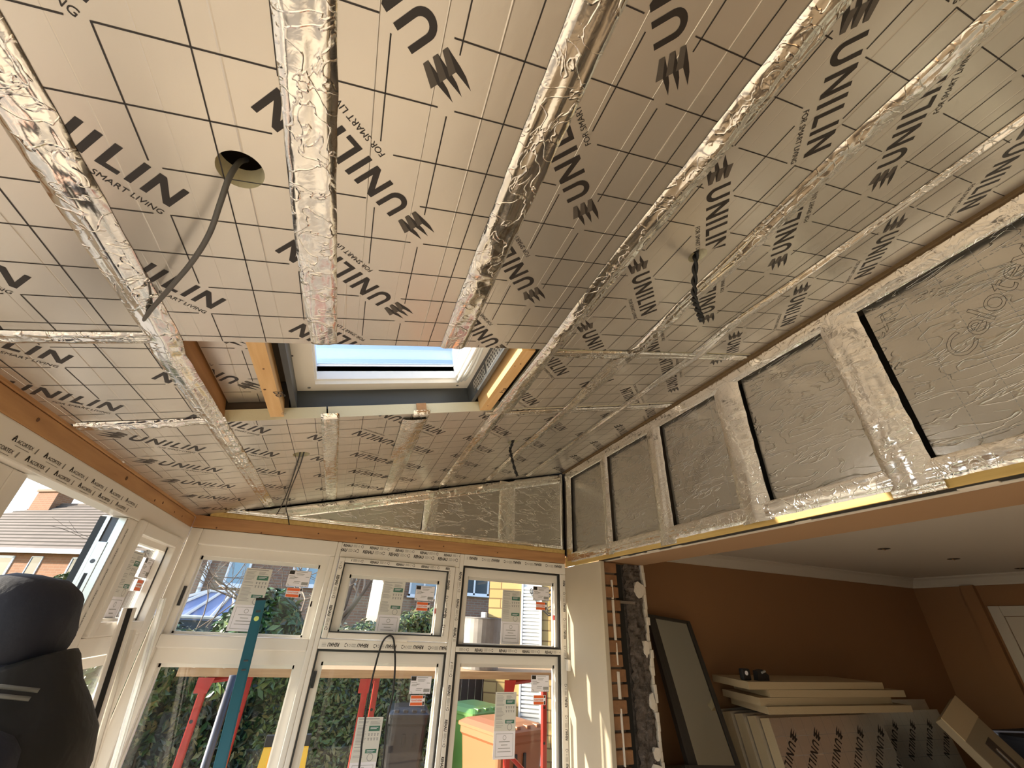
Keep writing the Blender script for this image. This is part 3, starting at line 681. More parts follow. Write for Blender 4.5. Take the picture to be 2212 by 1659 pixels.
tape('foil tape along the foot of the far gable on the timber plate', [(Vector((x, YF + .006, 2.237)), Vector((0, 0, .014)), NY) for x in (-.86, -.2, .5, 1.56)], .004, seed=44, group=None)

# ------------------------------------------------------------------ pier beside the opening
wp = sroot('wall_right', (1.75, 2.85, 0))
MB().box(XR, XR + .028, 2.585, YF + .1, 0, 2.091, 0, .002).build('plaster', 'plaster', wp)
b = MB(); rn = random.Random(11)
z = 0.0
for r in range(28):
    j = rn.uniform(-.012, .02) if r % 2 else rn.uniform(.0, .03)
    b.box(XR + .028, 1.722 + rn.uniform(-.012, .022), 2.59 + j * .5, 3.22, z, z + .063, 0, .005); z += .075
b.build('brick_leaf', 'brick_orange', wp, label='cut ends of orange bricks')
b = MB(); b.box(XR + .030, 1.712, 2.612, 3.22, 0, 2.09); b.build('mortar', 'mortar', wp)
b = MB()
z = .1
while z < 2.0:
    h = rn.uniform(.1, .26); b.box(1.668 + rn.uniform(-.004, .004), 1.676 + rn.uniform(0, .004), 2.583, 2.60, z, z + h, 0, .002); z += h + rn.uniform(.0, .05)
b.build('mortar_smear', 'plaster_white', wp)
MB().box(1.74, 1.80, 2.66, 3.22, 0, 2.09).build('cavity', 'dark_cavity', wp)
b = MB()
b.grid(lambda u, v: (1.80 + .13 * u + .006 * noise.noise(Vector((u * 4, v * 40, 1))), 2.62 + .022 * fbm((u * .13, v * 2.09, 3), 28) - .01 * (abs(u - .5) * 2) ** 4 * -1, v * 2.09), 10, 170)
b.box(1.80, 1.93, 2.66, 3.22, 0, 2.09); b.build('block_leaf', 'block_dark', wp)
b = MB()
for k in range(46):
    z0 = k * .0455; b.box(1.938 + rn.uniform(-.006, .003), 1.958 + rn.uniform(-.002, .004), 2.615 + rn.uniform(-.012, .012), 3.22, z0, z0 + .0465, 0, .004)
for zz, ww, hh in ((1.00, .050, .09), (1.09, .035, .05), (1.33, .022, .06), (1.60, .030, .07), (1.94, .055, .075), (.80, .05, .12)):
    n = 11; cx = 1.925 - ww * .5
    b.prism([(cx + ww * (.5 + .3 * rn.random()) * math.cos(2 * PI * k / n), 2.606, zz + hh * (.45 + .35 * rn.random()) * math.sin(2 * PI * k / n)) for k in range(n)], (0, .03, 0))
b.build('plaster_edge', 'plaster_white', wp, label='ragged white plaster edge')
b = MB(); b.box(1.71, 1.86, 2.612, 2.622, 1.845, 1.862); b.build('wall_tie', 'steel', wp, label='galvanised wall tie')
tag(MB().box(XR - .022, XR - .001, 3.045, 3.085, 1.435, 1.50, 0, .003).build('cable_clip', 'upvc'), 'small white plastic box on the pier beside the right window frame', 'plastic box')

# ------------------------------------------------------------------ window frames
YI, YO = YF, YF + .07
def fbar(b, x0, x1, z0, z1, yi=YI, yo=YO, m=0, bev=.006): b.box(x0, x1, yi, yo, z0, z1, m, bev)
def pane_y(b, x0, x1, z0, z1, y): b.box(x0, x1, y, y + .006, z0, z1)
ZB = .12
REH = text2d('REHAU', 1.0, .035, .12, .78); WRE = width(REH)
def roundmark(cx, cy, r):
    out = []
    for q in range(3):
        a0 = 2 * PI * q / 3 + .3
        for k in range(4):
            a, c = a0 + k * .38, a0 + (k + 1) * .38
            out.append([(cx + rr * math.cos(u), cy + rr * math.sin(u)) for rr, u in ((r, a), (r, c), (r * .68, c), (r * .68, a))])
    return out
def strip_marks(length, h, phase=0.0, pitch=.170):
    """lettering repeated along a strip of protective film: list of ink tris and of faint tris, clipped to 0..length x 0..1"""
    ink, faint = [], []
    x = -phase
    while x < length:
        for t in REH:
            c = clip([(x + p[0] * h * 1.25, p[1] * h * 1.25) for p in t], 0, length, -1, 1)
            if c: ink.append(c)
        e = x + WRE * h * 1.25
        for q in range(4):
            c = clip([(e + .008, .002 + q * h * .24), (e + .032, .002 + q * h * .24), (e + .032, .0035 + q * h * .24), (e + .008, .0035 + q * h * .24)], 0, length, -1, 1)
            if c: faint.append(c)
        for rr, xx, dst in ((h * .34, e + .042, faint), (h * .5, e + .064, ink)):
            for t in roundmark(xx, h * .45, rr):
                c = clip(t, 0, length, -1, 1)
                if c: dst.append(c)
        x += pitch
    return ink, faint
def film_print(parent, runs, name='printed_film'):
    """runs: (origin, along, up, length, letter height, phase)"""
    b = MB()
    for O, U, V, ln, h, ph in runs:
        ink, faint = strip_marks(ln, h, ph)
        b.flat(ink, O, U, V, 0); b.flat(faint, O, U, V, 1)
    return b.build(name, ['ink', 'ink_faint'], parent, label='black lettering repeated on protective film')
X3, mX3 = Vector((1, 0, 0)), Vector((-1, 0, 0)); mZ3 = Vector((0, 0, -1))
yp = YI - .0006
def glazing(b, x0, x1, z0, z1, y, w=.020, m=0):   # spacer bar seen round the edge of the sealed unit
    b.box(x0, x0 + w * .5, y, y + .018, z0, z1, m); b.box(x1 - w * .5, x1, y, y + .018, z0, z1, m); b.box(x0, x1, y, y + .018, z1 - w, z1, m); b.box(x0, x1, y, y + .018, z0, z0 + w * .5, m)
def rim(b, x0, x1, z0, z1, y0, y1, w, m=0): b.box(x0 - w, x0, y0, y1, z0 - w, z1 + w, m); b.box(x1, x1 + w, y0, y1, z0 - w, z1 + w, m); b.box(x0, x1, y0, y1, z1, z1 + w, m); b.box(x0, x1, y0, y1, z0 - w, z0, m)

# left column: plain white frame
w1 = sroot('window_1', (-.49, YI, 1.3))
b = MB(); fbar(b, XL, -.866, ZB, 2.118); fbar(b, -.866, -.085, 2.028, 2.118); fbar(b, -.115, -.085, ZB, 2.028); fbar(b, -.866, -.115, 1.505, 1.568); fbar(b, -.866, -.115, ZB, .2)
fr = b.build('frame', 'upvc', w1)
for z0, z1, tp in ((1.568, 2.028, .056), (.2, 1.505, .070)):
    b = MB(); fillrim(b, (-.866, -.115, z0, z1), (-.834, -.160, z0 + .004, z1 - tp), YI + .030, YI + .060); b.build('glazing_bead', 'upvc', fr)
    b = MB(); glazing(b, -.834, -.160, z0 + .004, z1 - tp, YI + .060); b.build('spacer_bar', 'spacer', fr)
    b = MB(); pane_y(b, -.86, -.12, z0, z1, YI + .064); b.build('glass_pane', 'glass', w1)
for z in (1.76,): MB().box(-.852, -.838, YI + .02, YI + .05, z - .055, z + .045).build('black_packer', 'black', fr)
# middle and right columns with lettered protective film
w2 = sroot('window_2', (.34, YI, 1.3))
b = MB(); fbar(b, -.085, -.058, ZB, 2.118); fbar(b, -.058, .752, 2.028, 2.118); fbar(b, .724, .752, ZB, 2.028); fbar(b, -.058, .724, 1.520, 1.572); fbar(b, -.058, .724, ZB, .2)
fr = b.build('frame', 'upvc', w2)
b = MB(); x0, x1, z0, z1 = -.053, .720, 1.576, 2.026; s = .034
fbar(b, x0, x0 + s, z0, z1, YI - .016, YI + .05); fbar(b, x1 - s - .01, x1, z0, z1, YI - .016, YI + .05); fbar(b, x0 + s, x1 - s, z1 - .030, z1, YI - .016, YI + .05); fbar(b, x0 + s, x1 - s, z0, z0 + .030, YI - .016, YI + .05)
sa = b.build('sash', 'upvc', w2)
b = MB(); rim(b, -.012, .670, 1.612, 1.99, YI - .010, YI + .03, .010); b.build('gasket', 'gasket', sa)
b = MB(); fillrim(b, (-.019, .676, 1.606, 1.996), (.032, .628, 1.610, 1.932), YI + .022, YI + .048); b.build('glazing_bead', 'upvc', sa)
b = MB(); glazing(b, .032, .628, 1.610, 1.932, YI + .048); b.build('spacer_bar', 'spacer', sa)
b = MB(); pane_y(b, -.015, .675, 1.60, 1.995, YI + .052); b.build('glass_pane', 'glass', sa)
b = MB(); b.box(.325, .375, YI - .028, YI - .016, 1.575, 1.60, 0, .004); b.box(.335, .455, YI - .048, YI - .030, 1.572, 1.588, 0, .005); b.box(.342, .362, YI - .04, YI - .026, 1.575, 1.59); b.build('handle', 'upvc', sa)
b = MB(); rim(b, -.048, .714, .21, 1.508, YI + .008, YI + .04, .012); b.build('gasket', 'gasket', w2)
b = MB(); fillrim(b, (-.058, .724, .2, 1.520), (-.018, .690, .23, 1.456), YI + .03, YI + .056); b.build('glazing_bead', 'upvc', w2)
b = MB(); glazing(b, -.018, .690, .23, 1.456, YI + .056); b.build('spacer_bar', 'spacer', w2)
b = MB(); pane_y(b, -.05, .716, .2, 1.515, YI + .060); b.build('glass_pane', 'glass', w2)
MB().box(-.046, -.030, YI + .012, YI + .045, 1.33, 1.41).build('black_packer', 'black', w2)
ys = YI - .0166
film_print(w2, [(Vector((-.05, yp, 2.092)), X3, Z3, .80, .018, .0), (Vector((-.06, yp, 2.062)), X3, Z3, .81, .022, .03), (Vector((.72, yp, 1.552)), mX3, mZ3, .76, .021, .02)])
film_print(sa, [(Vector((.02, ys, 2.003)), X3, Z3, .66, .017, .05), (Vector((-.046, ys, 2.0)), mZ3, X3, .40, .019, .09), (Vector((.690, ys, 1.60)), Z3, mX3, .40, .019, .06)])
w3 = sroot('window_3', (1.16, YI, 1.3))
b = MB(); fbar(b, .752, .782, ZB, 2.118); fbar(b, .782, XR, 2.043, 2.118); fbar(b, 1.546, XR, ZB, 2.043); fbar(b, .782, 1.546, 1.524, 1.555); fbar(b, .782, 1.546, ZB, .2)
fr = b.build('frame', 'upvc', w3)
for z0, z1 in ((1.555, 2.043), (.2, 1.524)):
    b = MB(); rim(b, .796, 1.532, z0 + .012, z1 - .012, YI + .006, YI + .035, .012); b.build('gasket', 'gasket', w3)
    b = MB(); fillrim(b, (.782, 1.546, z0, z1), (.830, 1.514, z0 + .008, z1 - .064), YI + .028, YI + .053); b.build('glazing_bead', 'upvc', w3)
    b = MB(); glazing(b, .830, 1.514, z0 + .008, z1 - .064, YI + .053); b.build('spacer_bar', 'spacer', w3)
    b = MB(); pane_y(b, .79, 1.54, z0, z1, YI + .058); b.build('glass_pane', 'glass', w3)
film_print(w3, [(Vector((1.56, yp, 2.103)), mX3, mZ3, .76, .020, .0), (Vector((.80, yp, 1.530)), X3, Z3, .74, .018, .06), (Vector((.757, yp, 2.0)), mZ3, X3, .42, .018, .0), (Vector((.757, yp, 1.47)), mZ3, X3, .9, .018, .05), (Vector((1.585, yp, 1.5)), Z3, mX3, .5, .018, .05), (Vector((1.585, yp, .4)), Z3, mX3, 1.0, .018, .02)])

for par, x in ((w1, -.158), (sa, .626), (w3, 1.512)): MB().box(x - .002, x + .006, YI + .030, YI + .0495, 1.735, 1.765).build('red_packer', 'red_plastic', par)
# ------------------------------------------------------------------ left wall: sliding door and side light
w4 = sroot('window_4', (XL, 2.7, 1.3))
def lbar(b, y0, y1, z0, z1, xi=XL, xo=XL - .07, bev=.005): b.box(xo, xi, y0, y1, z0, z1, 0, bev)
b = MB(); lbar(b, YB, YF, 2.026, 2.118); b.build('head_frame', 'upvc', w4)
b = MB(); lbar(b, 2.311, 2.405, 0, 2.026, XL, XL - .10); lbar(b, 3.0, YF, 0, 2.026); lbar(b, 2.405, 3.0, 1.50, 1.572); lbar(b, 2.405, 3.0, 0, .12)
b.build('frame', 'upvc', w4)
b = MB(); y0, y1, z0, z1 = 2.412, 2.985, 1.574, 2.036
xi = XL + .018; lbar(b, y0, y0 + .05, z0, z1, xi); lbar(b, y1 - .05, y1, z0, z1, xi); lbar(b, y0 + .05, y1 - .05, z1 - .055, z1, xi); lbar(b, y0 + .05, y1 - .05, z0, z0 + .055, xi)
sa4 = b.build('sash', 'upvc', w4)
b = MB()
for a in ((2.455, 2.47), (2.925, 2.94)): b.box(XL - .05, XL - .02, a[0], a[1], 1.62, 1.985)
b.box(XL - .05, XL - .02, 2.455, 2.94, 1.955, 1.985); b.box(XL - .05, XL - .02, 2.455, 2.94, 1.62, 1.64); b.build('glazing_bead', 'upvc', sa4)
b = MB(); b.box(XL - .022, XL - .016, 2.928, 2.938, 1.62, 1.975); b.box(XL - .022, XL - .016, 2.46, 2.94, 1.622, 1.628); b.build('gasket', 'gasket', sa4)
MB().box(XL - .060, XL - .054, 2.45, 2.945, 1.61, 1.99).build('glass_pane', 'glass', sa4)
b = MB(); b.box(xi, xi + .012, 2.64, 2.665, 1.588, 1.612, 0, .003); b.box(xi + .012, xi + .03, 2.645, 2.66, 1.594, 1.606); b.build('handle', 'steel', sa4)
b = MB(); b.box(XL - .056, XL - .05, 2.42, 2.99, .13, 1.49); b.build('glass_pane', 'glass', w4)
b = MB(); b.box(XL - .045, XL - .03, 2.41, 2.45, .13, 1.49); b.box(XL - .045, XL - .03, 2.955, 2.99, .13, 1.49); b.box(XL - .045, XL - .03, 2.41, 2.99, 1.45, 1.49); b.build('glazing_bead', 'upvc', w4)
# lock strip on the jamb reveal
b = MB(); yj = 2.3105
b.box(XL - .100, XL - .075, yj - .010, yj, .05, 2.02, 0); b.build('brush_seal', 'gasket', w4)
b = MB(); b.box(XL - .075, XL - .062, yj - .012, yj, .05, 2.02); b.box(XL - .032, XL - .004, yj - .012, yj, .05, 2.02); tr_ = b.build('aluminium_track', 'steel', w4, label='pale aluminium track')
MB().box(XL - .062, XL - .032, yj - .004, yj, .05, 2.02).build('dark_channel', 'steel_dark', w4)
b = MB(); b.box(XL - .060, XL - .028, yj - .0155, yj - .012, 1.60, 1.92, 0, .001)
kp = b.build('lock_keep', 'steel', w4, label='steel lock keep with screws')
b = MB(); b.box(XL - .052, XL - .040, yj - .0162, yj - .0150, 1.74, 1.80); b.build('slot', 'black', kp)
for z in (1.70, 1.845): b = MB(); b.disc((XL - .045, yj - .0155, z), (0, -1, 0), .008, .0015); b.build('screw', 'steel_dark', kp)
# lettered film on the head and on the jamb
ACO = text2d('ACORTEX', 1.0, .012, .1, .9); WAC = width(ACO)
b = MB(); Yv = Vector((0, 1, 0))
def aco_row(z, y0, y1, h, ph):
    y = y0 + ph
    while y < y1:
        O = Vector((XL + .0007, y, z)); k = h / .72
        b.flat([[(p[0] * k * .95 + .022, p[1] * k * .8) for p in t] for t in ACO], O, Yv, Z3, 0)
        b.flat([[(0, 0), (.006, 0), (.012, h * 1.3), (.008, h * 1.3)], [(.010, h * 1.3), (.014, h * 1.1), (.018, 0), (.013, 0)], [(.002, h * .5), (.016, h * .5), (.016, h * .65), (.004, h * .65)]], O, Yv, Z3, 0)
        b.flat([[(.022, -.008), (.085, -.008), (.085, -.0065), (.022, -.0065)], [(WAC * k * .95 + .034, -.004), (WAC * k * .95 + .040, -.004), (WAC * k * .95 + .044, h), (WAC * k * .95 + .040, h)]], O, Yv, Z3, 1)
        y += .148
aco_row(2.072, 1.40, 2.2, .013, .06); aco_row(2.042, 1.40, 2.2, .013, .0)
for z in (1.60, 1.68, 1.76, 1.84, 1.92):
    k = .011 / .72; b.flat([[(p[0] * k, p[1] * k) for p in t] for t in ACO], Vector((XL + .0007, 2.345, z)), Z3, Vector((0, -1, 0)), 0)
b.build('printed_film', ['ink', 'ink_faint'], w4, label='small dark lettering repeated on protective film')
# sliding leaf, pushed back towards the camera
d1 = sroot('door_1', (XL - .04, 1.0, 1.0))
b = MB(); xo, xi2 = XL - .075, XL - .03
for a in ((1.585, 1.655), (.55, .62)): b.box(xo, xi2, a[0], a[1], .05, 2.024, 0, .006)
b.box(xo, xi2, .62, 1.585, 1.935, 2.024, 0, .006); b.box(xo, xi2, .62, 1.585, .05, .14, 0, .006); lf = b.build('leaf_frame', 'upvc', d1)
b = MB(); b.box(xo + .01, xi2 - .006, 1.575, 1.586, .14, 1.936); b.box(xo + .01, xi2 - .006, .62, 1.586, 1.926, 1.936); b.build('gasket', 'gasket', lf)
b = MB(); b.box(xo + .006, xi2 - .014, 1.545, 1.576, .14, 1.926); b.box(xo + .006, xi2 - .014, .62, 1.576, 1.895, 1.926); b.build('glazing_bead', 'upvc', lf)
MB().box(XL - .058, XL - .052, .62, 1.58, .14, 1.93).build('glass_pane', 'glass', d1)
b = MB(); k = .012 / .72
for z in (1.70, 1.80, 1.88): b.flat([[(p[0] * k, p[1] * k) for p in t] for t in ACO], Vector((xi2 + .0006, 1.625, z - .06)), Z3, Vector((0, -1, 0)), 0)
b.flat([[(p[0] * .018, p[1] * .018) for p in t] for t in text2d('Ac', 1, .02)], Vector((xi2 + .0006, 1.49, 1.995)), Yv, Z3, 0)
b.build('printed_film', 'ink', lf)
# nearer glazing of the left wall, outside the frame but letting the daylight in
w5 = sroot('window_5', (XL, -.5, 1.0))
b = MB(); lbar(b, .48, .55, 0, 2.026); lbar(b, -.62, -.55, 0, 2.026); lbar(b, YB, YB + .07, 0, 2.026); lbar(b, YB, .55, 0, .1); b.build('frame', 'upvc', w5)
MB().box(XL - .05, XL - .044, YB, .5, .1, 2.026).build('glass_pane', 'glass', w5)
# wall behind with a wide glazed door, and eaves over the left frames
wb = sroot('wall_back', (0, YB, 1)); b = MB(); b.box(XL, XR, YB - .1, YB, 2.05, 2.95); b.box(1.2, XR, YB - .1, YB, 0, 2.05); b.build('plaster', 'plaster', wb)
w6 = sroot('window_6', (.1, YB, 1)); b = MB()
for x in (XL, .1, 1.14): b.box(x, x + .06, YB - .08, YB, 0, 2.05)
b.box(XL, 1.2, YB - .08, YB, 1.98, 2.05); b.box(XL, 1.2, YB - .08, YB, 0, .08); b.build('frame', 'upvc', w6)
MB().box(XL, 1.2, YB - .05, YB - .044, .08, 2.0).build('glass_pane', 'glass', w6)
ev = sroot('wall_left', (XL - .1, 0, 2.15)); MB().box(XL - .12, XL - .112, YB, YF + .1, 2.10, 2.30).build('fascia', 'upvc', ev)

# ------------------------------------------------------------------ stickers on the glass
def sheet(label, O, U, V, w=.150, h=.30, card=True, group='glazing instruction sheets'):
    """grey instruction sheet with a white card below; O = top left corner, U along, V down"""
    O, U, V = Vector(O), Vector(U), Vector(V); N = U.cross(V); N = -N if N.y > 0 or (abs(N.y) < .1 and N.x < 0) else N
    b = MB(); rn = random.Random(int(O.x * 997) + int(O.z * 131))
    def q(x0, y0, x1, y1, m, lift):
        b.face([O + U * x + V * y + N * lift for x, y in ((x0, y0), (x1, y0), (x1, y1), (x0, y1))], m)
    b.prism([O, O + U * w, O + U * w + V * h, O + V * h], -N * .0008, 0)
    q(w * .06, h * .03, w * .86, h * .05, 4, .0003)
    for k in range(26):
        y = h * (.09 + .032 * k)
        if y > h * .96: break
        if rn.random() < .82: q(w * .06, y, w * (.40 + rn.uniform(-.08, .06)), y + h * .010, 4, .0003)
    for k in range(5): q(w * (.52 + .0 * k), h * (.09 + .018 * k), w * (.92 - rn.uniform(0, .2)), h * (.098 + .018 * k), 4, .0003)
    for y0, y1 in ((.20, .32), (.72, .81)): q(w * .50, h * y0, w * .93, h * y1, 3, .0003); q(w * .56, h * (y0 + .03), w * .86, h * (y0 + .042), 1, .0005); q(w * .56, h * (y0 + .06), w * .80, h * (y0 + .070), 1, .0005)
    for r in range(2):
        for c_ in range(4): q(w * (.50 + .115 * c_), h * (.37 + .10 * r), w * (.575 + .115 * c_), h * (.385 + .10 * r), 4, .0003); q(w * (.52 + .115 * c_), h * (.39 + .10 * r), w * (.56 + .115 * c_), h * (.43 + .10 * r), 4, .0003)
    cx, cy, r = w * .72, h * .90, w * .12
    for k in range(16):
        a0, a1 = 2 * PI * k / 16, 2 * PI * (k + 1) / 16
        b.face([O + U * (cx + rr * math.cos(a)) + V * (cy + rr * math.sin(a)) + N * .0003 for rr, a in ((r, a0), (r, a1), (r * .82, a1), (r * .82, a0))], 4)
    if card:
        h2 = h + .135
        b.prism([O + V * h, O + U * w + V * h, O + U * w + V * h2, O + V * h2], -N * .0008, 1)
        for x0, y0, x1, y1 in ((.1, .012, .9, .014), (.1, .122, .9, .124)): q(w * x0, h + y0, w * x1, h + y1, 4, .0003)
        for x0 in (.1, .89): q(w * x0, h + .012, w * (x0 + .012), h + .124, 4, .0003)
        for k, ww in enumerate((.5, .3, .55, .6)): q(w * (.5 - ww / 2), h + .05 + .016 * k, w * (.5 + ww / 2), h + .0535 + .016 * k, 4, .0003)
        for k in range(12):
            a0, a1 = 2 * PI * k / 12, 2 * PI * (k + 1) / 12
            b.face([O + U * (w * .5 + rr * math.cos(a)) + V * (h + .032 + rr * math.sin(a)) + N * .0003 for rr, a in ((.012, a0), (.012, a1), (.0095, a1), (.0095, a0))], 4)
    o = b.build('instruction_sheet', ['paper_grey', 'paper_white', 'ink', 'label_green', 'print_grey']); o.location = O; o.data.transform(Matrix.Translation(-O))
    return tag(o, label, 'sticker', group)
def order(label, O, U, V, w=.130, h=.105):
    O, U, V = Vector(O), Vector(U), Vector(V); N = U.cross(V); N = -N if N.y > 0 or (abs(N.y) < .1 and N.x < 0) else N
    b = MB()
    def q(x0, y0, x1, y1, m, lift=.0003): b.face([O + U * x * w + V * y * h + N * lift for x, y in ((x0, y0), (x1, y0), (x1, y1), (x0, y1))], m)
    b.prism([O, O + U * w, O + U * w + V * h, O + V * h], -N * .0008, 0)
    for a in ((0, 0, 1, .015), (0, .985, 1, 1), (0, 0, .012, 1), (.988, 0, 1, 1)): q(*a, 1)
    q(.03, .03, .26, .26, 1); q(.66, .70, .95, .88, 2)
    for x0, y0, ww in ((.32, .08, .5), (.34, .2, .36), (.36, .27, .3), (.06, .36, .26), (.1, .46, .3), (.08, .52, .24), (.3, .43, .16), (.78, .38, .16), (.32, .68, .28), (.30, .77, .26), (.06, .86, .06), (.1, .92, .05), (.7, .93, .08), (.84, .93, .08)): q(x0, y0, x0 + ww, y0 + .028, 2)
    o = b.build('order_label', ['paper_white', 'ink', 'print_grey']); o.location = O; o.data.transform(Matrix.Translation(-O))
    return tag(o, label, 'sticker', 'white order labels')
def orange(label, O, U, V, w=.092, h=.055):
    O, U, V = Vector(O), Vector(U), Vector(V); N = U.cross(V); N = -N if N.y > 0 or (abs(N.y) < .1 and N.x < 0) else N
    b = MB()
    def q(x0, y0, x1, y1, m, lift=.0003): b.face([O + U * x * w + V * y * h + N * lift for x, y in ((x0, y0), (x1, y0), (x1, y1), (x0, y1))], m)
    b.prism([O, O + U * w, O + U * w + V * h, O + V * h], -N * .0008, 0)
    q(.03, .04, .84, .32, 1); q(.03, .68, .84, .96, 1); q(.86, .04, .97, .3, 2); q(.86, .6, .97, .96, 2)
    tt = text2d('PLANITHERM', 1, .02); kk = .70 / width(tt)
    for t in tt: b.face([O + U * ((x * kk + .08) * w) + V * ((.58 - y * kk * 2.0) * h) + N * .0004 for x, y in t], 1)
    o = b.build('orange_label', ['paper_white', 'label_orange', 'ink']); o.location = O; o.data.transform(Matrix.Translation(-O))
    return tag(o, label, 'sticker', 'orange glass labels')
D3 = Vector((0, 0, -1))
yg = YI + .0515
for x, z, yy, lab in ((-.571, 1.925, YI + .0625, 'grey instruction sheet in the left top window, partly behind the teal level'), (.255, 1.911, yg - .001, 'grey instruction sheet on the middle top window glass'),
                  (1.103, 1.909, YI + .0565, 'grey instruction sheet on the right top window glass'), (.250, 1.190, YI + .0585, 'grey instruction sheet low behind the hanging black lead'), (1.09, 1.308, YI + .0565, 'grey instruction sheet in front of the wheelie bins')):
    k_ = (yy + .02) / 3.145
    sheet(lab, (x * (yy / 3.145), yy - .0006, 1.7 + (z - 1.7) * yy / 3.145), X3, D3, .145, .200)
for x, z, yy, lab in ((-.332, 1.932, YI + .0625, 'white order label in the upper right of the left top window'), (.474, 1.897, yg - .001, 'white order label on the middle top window glass'),
                  (1.342, 1.949, YI + .0565, 'white order label on the right top window glass'), (.524, 1.390, YI + .0585, 'white order label on the middle lower glass, right of the hanging black lead'), (1.340, 1.402, YI + .0565, 'white order label on the right lower glass above the bins')):
    order(lab, (x * (yy / 3.145), yy - .0006, 1.7 + (z - 1.7) * yy / 3.145), X3, D3, .133, .093)
for x, z, yy, lab in ((-.317, 1.832, YI + .0625, 'orange glass label in the left top window above the hedge'), (.494, 1.799, yg - .001, 'orange glass label on the middle top window'),
                  (1.366, 1.847, YI + .0565, 'orange glass label on the right top window against the yellow wall'), (.538, 1.293, YI + .0585, 'orange glass label on the middle lower glass'), (1.357, 1.292, YI + .0565, 'orange glass label on the right lower glass above the bins')):
    orange(lab, (x * (yy / 3.145), yy - .0006, 1.7 + (z - 1.7) * yy / 3.145), X3, D3, .090, .053)
xg = XL - .0535
sheet('grey instruction sheet on the side light next to the sliding door', (xg + .0008, 2.632, 1.927), Yv, D3, .145, .200)
order('white order label on the side light next to the sliding door', (xg + .0008, 2.815, 1.914), Yv, D3, .120, .093)
orange('orange glass label on the side light next to the sliding door', (xg + .0008, 2.835, 1.812), Yv, D3, .090, .053)

# ------------------------------------------------------------------ spirit level and loose strips leaning in the room
def lean(P0, P1, w, d, side=Vector((1, 0, 0))):
    """frame of a bar from P0 (foot) to P1 (top): matrix with local z along the bar"""
    P0, P1 = Vector(P0), Vector(P1); z = (P1 - P0).normalized(); x = (side - z * side.dot(z)).normalized(); y = z.cross(x)
    M = Matrix((x, y, z)).transposed().to_4x4(); M.translation = P0; return M, (P1 - P0).length
lv = thing('spirit_level', 'long teal spirit level leaning against the left far window frame', 'spirit level', (-.25, 2.70, 0))
M, Ln = lean((-.262, 2.68, 0), (-.418, 2.985, 1.762), 0, 0, Vector((1, .1, 0)))
b = MB(M); b.box(-.024, .024, -.012, -.006, 0, Ln - .012, 0, .002); b.box(-.024, .024, .006, .012, 0, Ln - .012, 0, .002); b.box(-.026, -.018, -.012, .012, 0, Ln - .012, 0, .002); b.box(.018, .026, -.012, .012, 0, Ln - .012, 0, .002)
b.build('body', 'teal', lv)
b = MB(M); b.box(-.027, .027, -.013, .013, Ln - .014, Ln, 0, .003); b.build('end_cap', 'black', lv)
for zz in (.30, .34): MB(M).tube([(-.010, -.0125, Ln - zz), (.010, -.0125, Ln - zz)], .004).build('grip_slot', 'kerb_grey', lv)
MB(M).box(-.012, .012, -.0135, -.012, Ln - .075, Ln - .063).build('vial_window', 'kerb_grey', lv)
b = MB(M); b.tube([(0, -.0135, Ln - .105), (0, -.010, Ln - .105)], .0125, 0, 18); b.build('vial', 'vial', lv, label='round yellow bubble vial')
def strip(label, P0, P1, w, t_, m1, m2, side, cat='trim strip', m3=None):
    o = thing('trim_strip', label, cat, P0); M, L_ = lean(P0, P1, 0, 0, Vector(side))
    MB(M).box(-w / 2, w / 2, -t_ / 2, t_ / 2, 0, L_, 0, .003).build('strip', m1, o)
    MB(M).box(-w * .18, w * .18, -t_ / 2 - .004, -t_ / 2, 0, L_ - .004).build('rubber_seal', m2, o)
    return o
strip('white trim strip with a black seal leaning in the left corner beside the person', (-.62, 2.44, 0), (-.885, 2.60, 1.685), .052, .014, 'upvc', 'gasket', (.8, .6, 0))
strip('white plastic strip leaning behind the black sealed strip in the left corner', (-.60, 2.52, 0), (-.868, 2.68, 1.60), .040, .012, 'upvc', 'spacer', (.8, .6, 0))
strip('thin clear glazing strip leaning in the left corner by the far window', (-.66, 2.92, 0), (-.900, 3.03, 1.735), .030, .010, 'poly_wrap', 'steel', (1, .1, 0))

# ------------------------------------------------------------------ person in the doorway, facing out to the left
def skin_mesh(name, verts, edges, radii, m, parent, sub=2, root=0):
    me = bpy.data.meshes.new(name); me.from_pydata([tuple(v) for v in verts], edges, [])
    o = bpy.data.objects.new(name, me); COL.objects.link(o)
    md = o.modifiers.new('s', 'SKIN'); md.use_smooth_shade = True
    sv = me.skin_vertices[0].data
    for k, r in enumerate(radii):
        sv[k].radius = r if isinstance(r, tuple) else (r, r); sv[k].use_root = (k == root)
    o.modifiers.new('u', 'SUBSURF').levels = sub; o.modifiers['u'].render_levels = sub
    dg = bpy.context.evaluated_depsgraph_get(); ev_ = o.evaluated_get(dg); m2 = bpy.data.meshes.new_from_object(ev_)
    bpy.data.objects.remove(o); m2.name = name
    for p in m2.polygons: p.use_smooth = True
    m2.materials.clear(); m2.materials.append(MATS[m])
    o2 = bpy.data.objects.new(name, m2); COL.objects.link(o2)
    if parent: m2.transform(Matrix.Translation(-Vector(parent.location))); o2.parent = parent
    return o2
PX, PY = -.645, 1.54
pr_o = thing('person', 'person in a navy hooded top and dark gilet at the open sliding door', 'person', (PX, PY, 0))
def P(f, s, z): return Vector((PX - f, PY - s, z))      # f = forward (to -x), s = towards the camera, z up
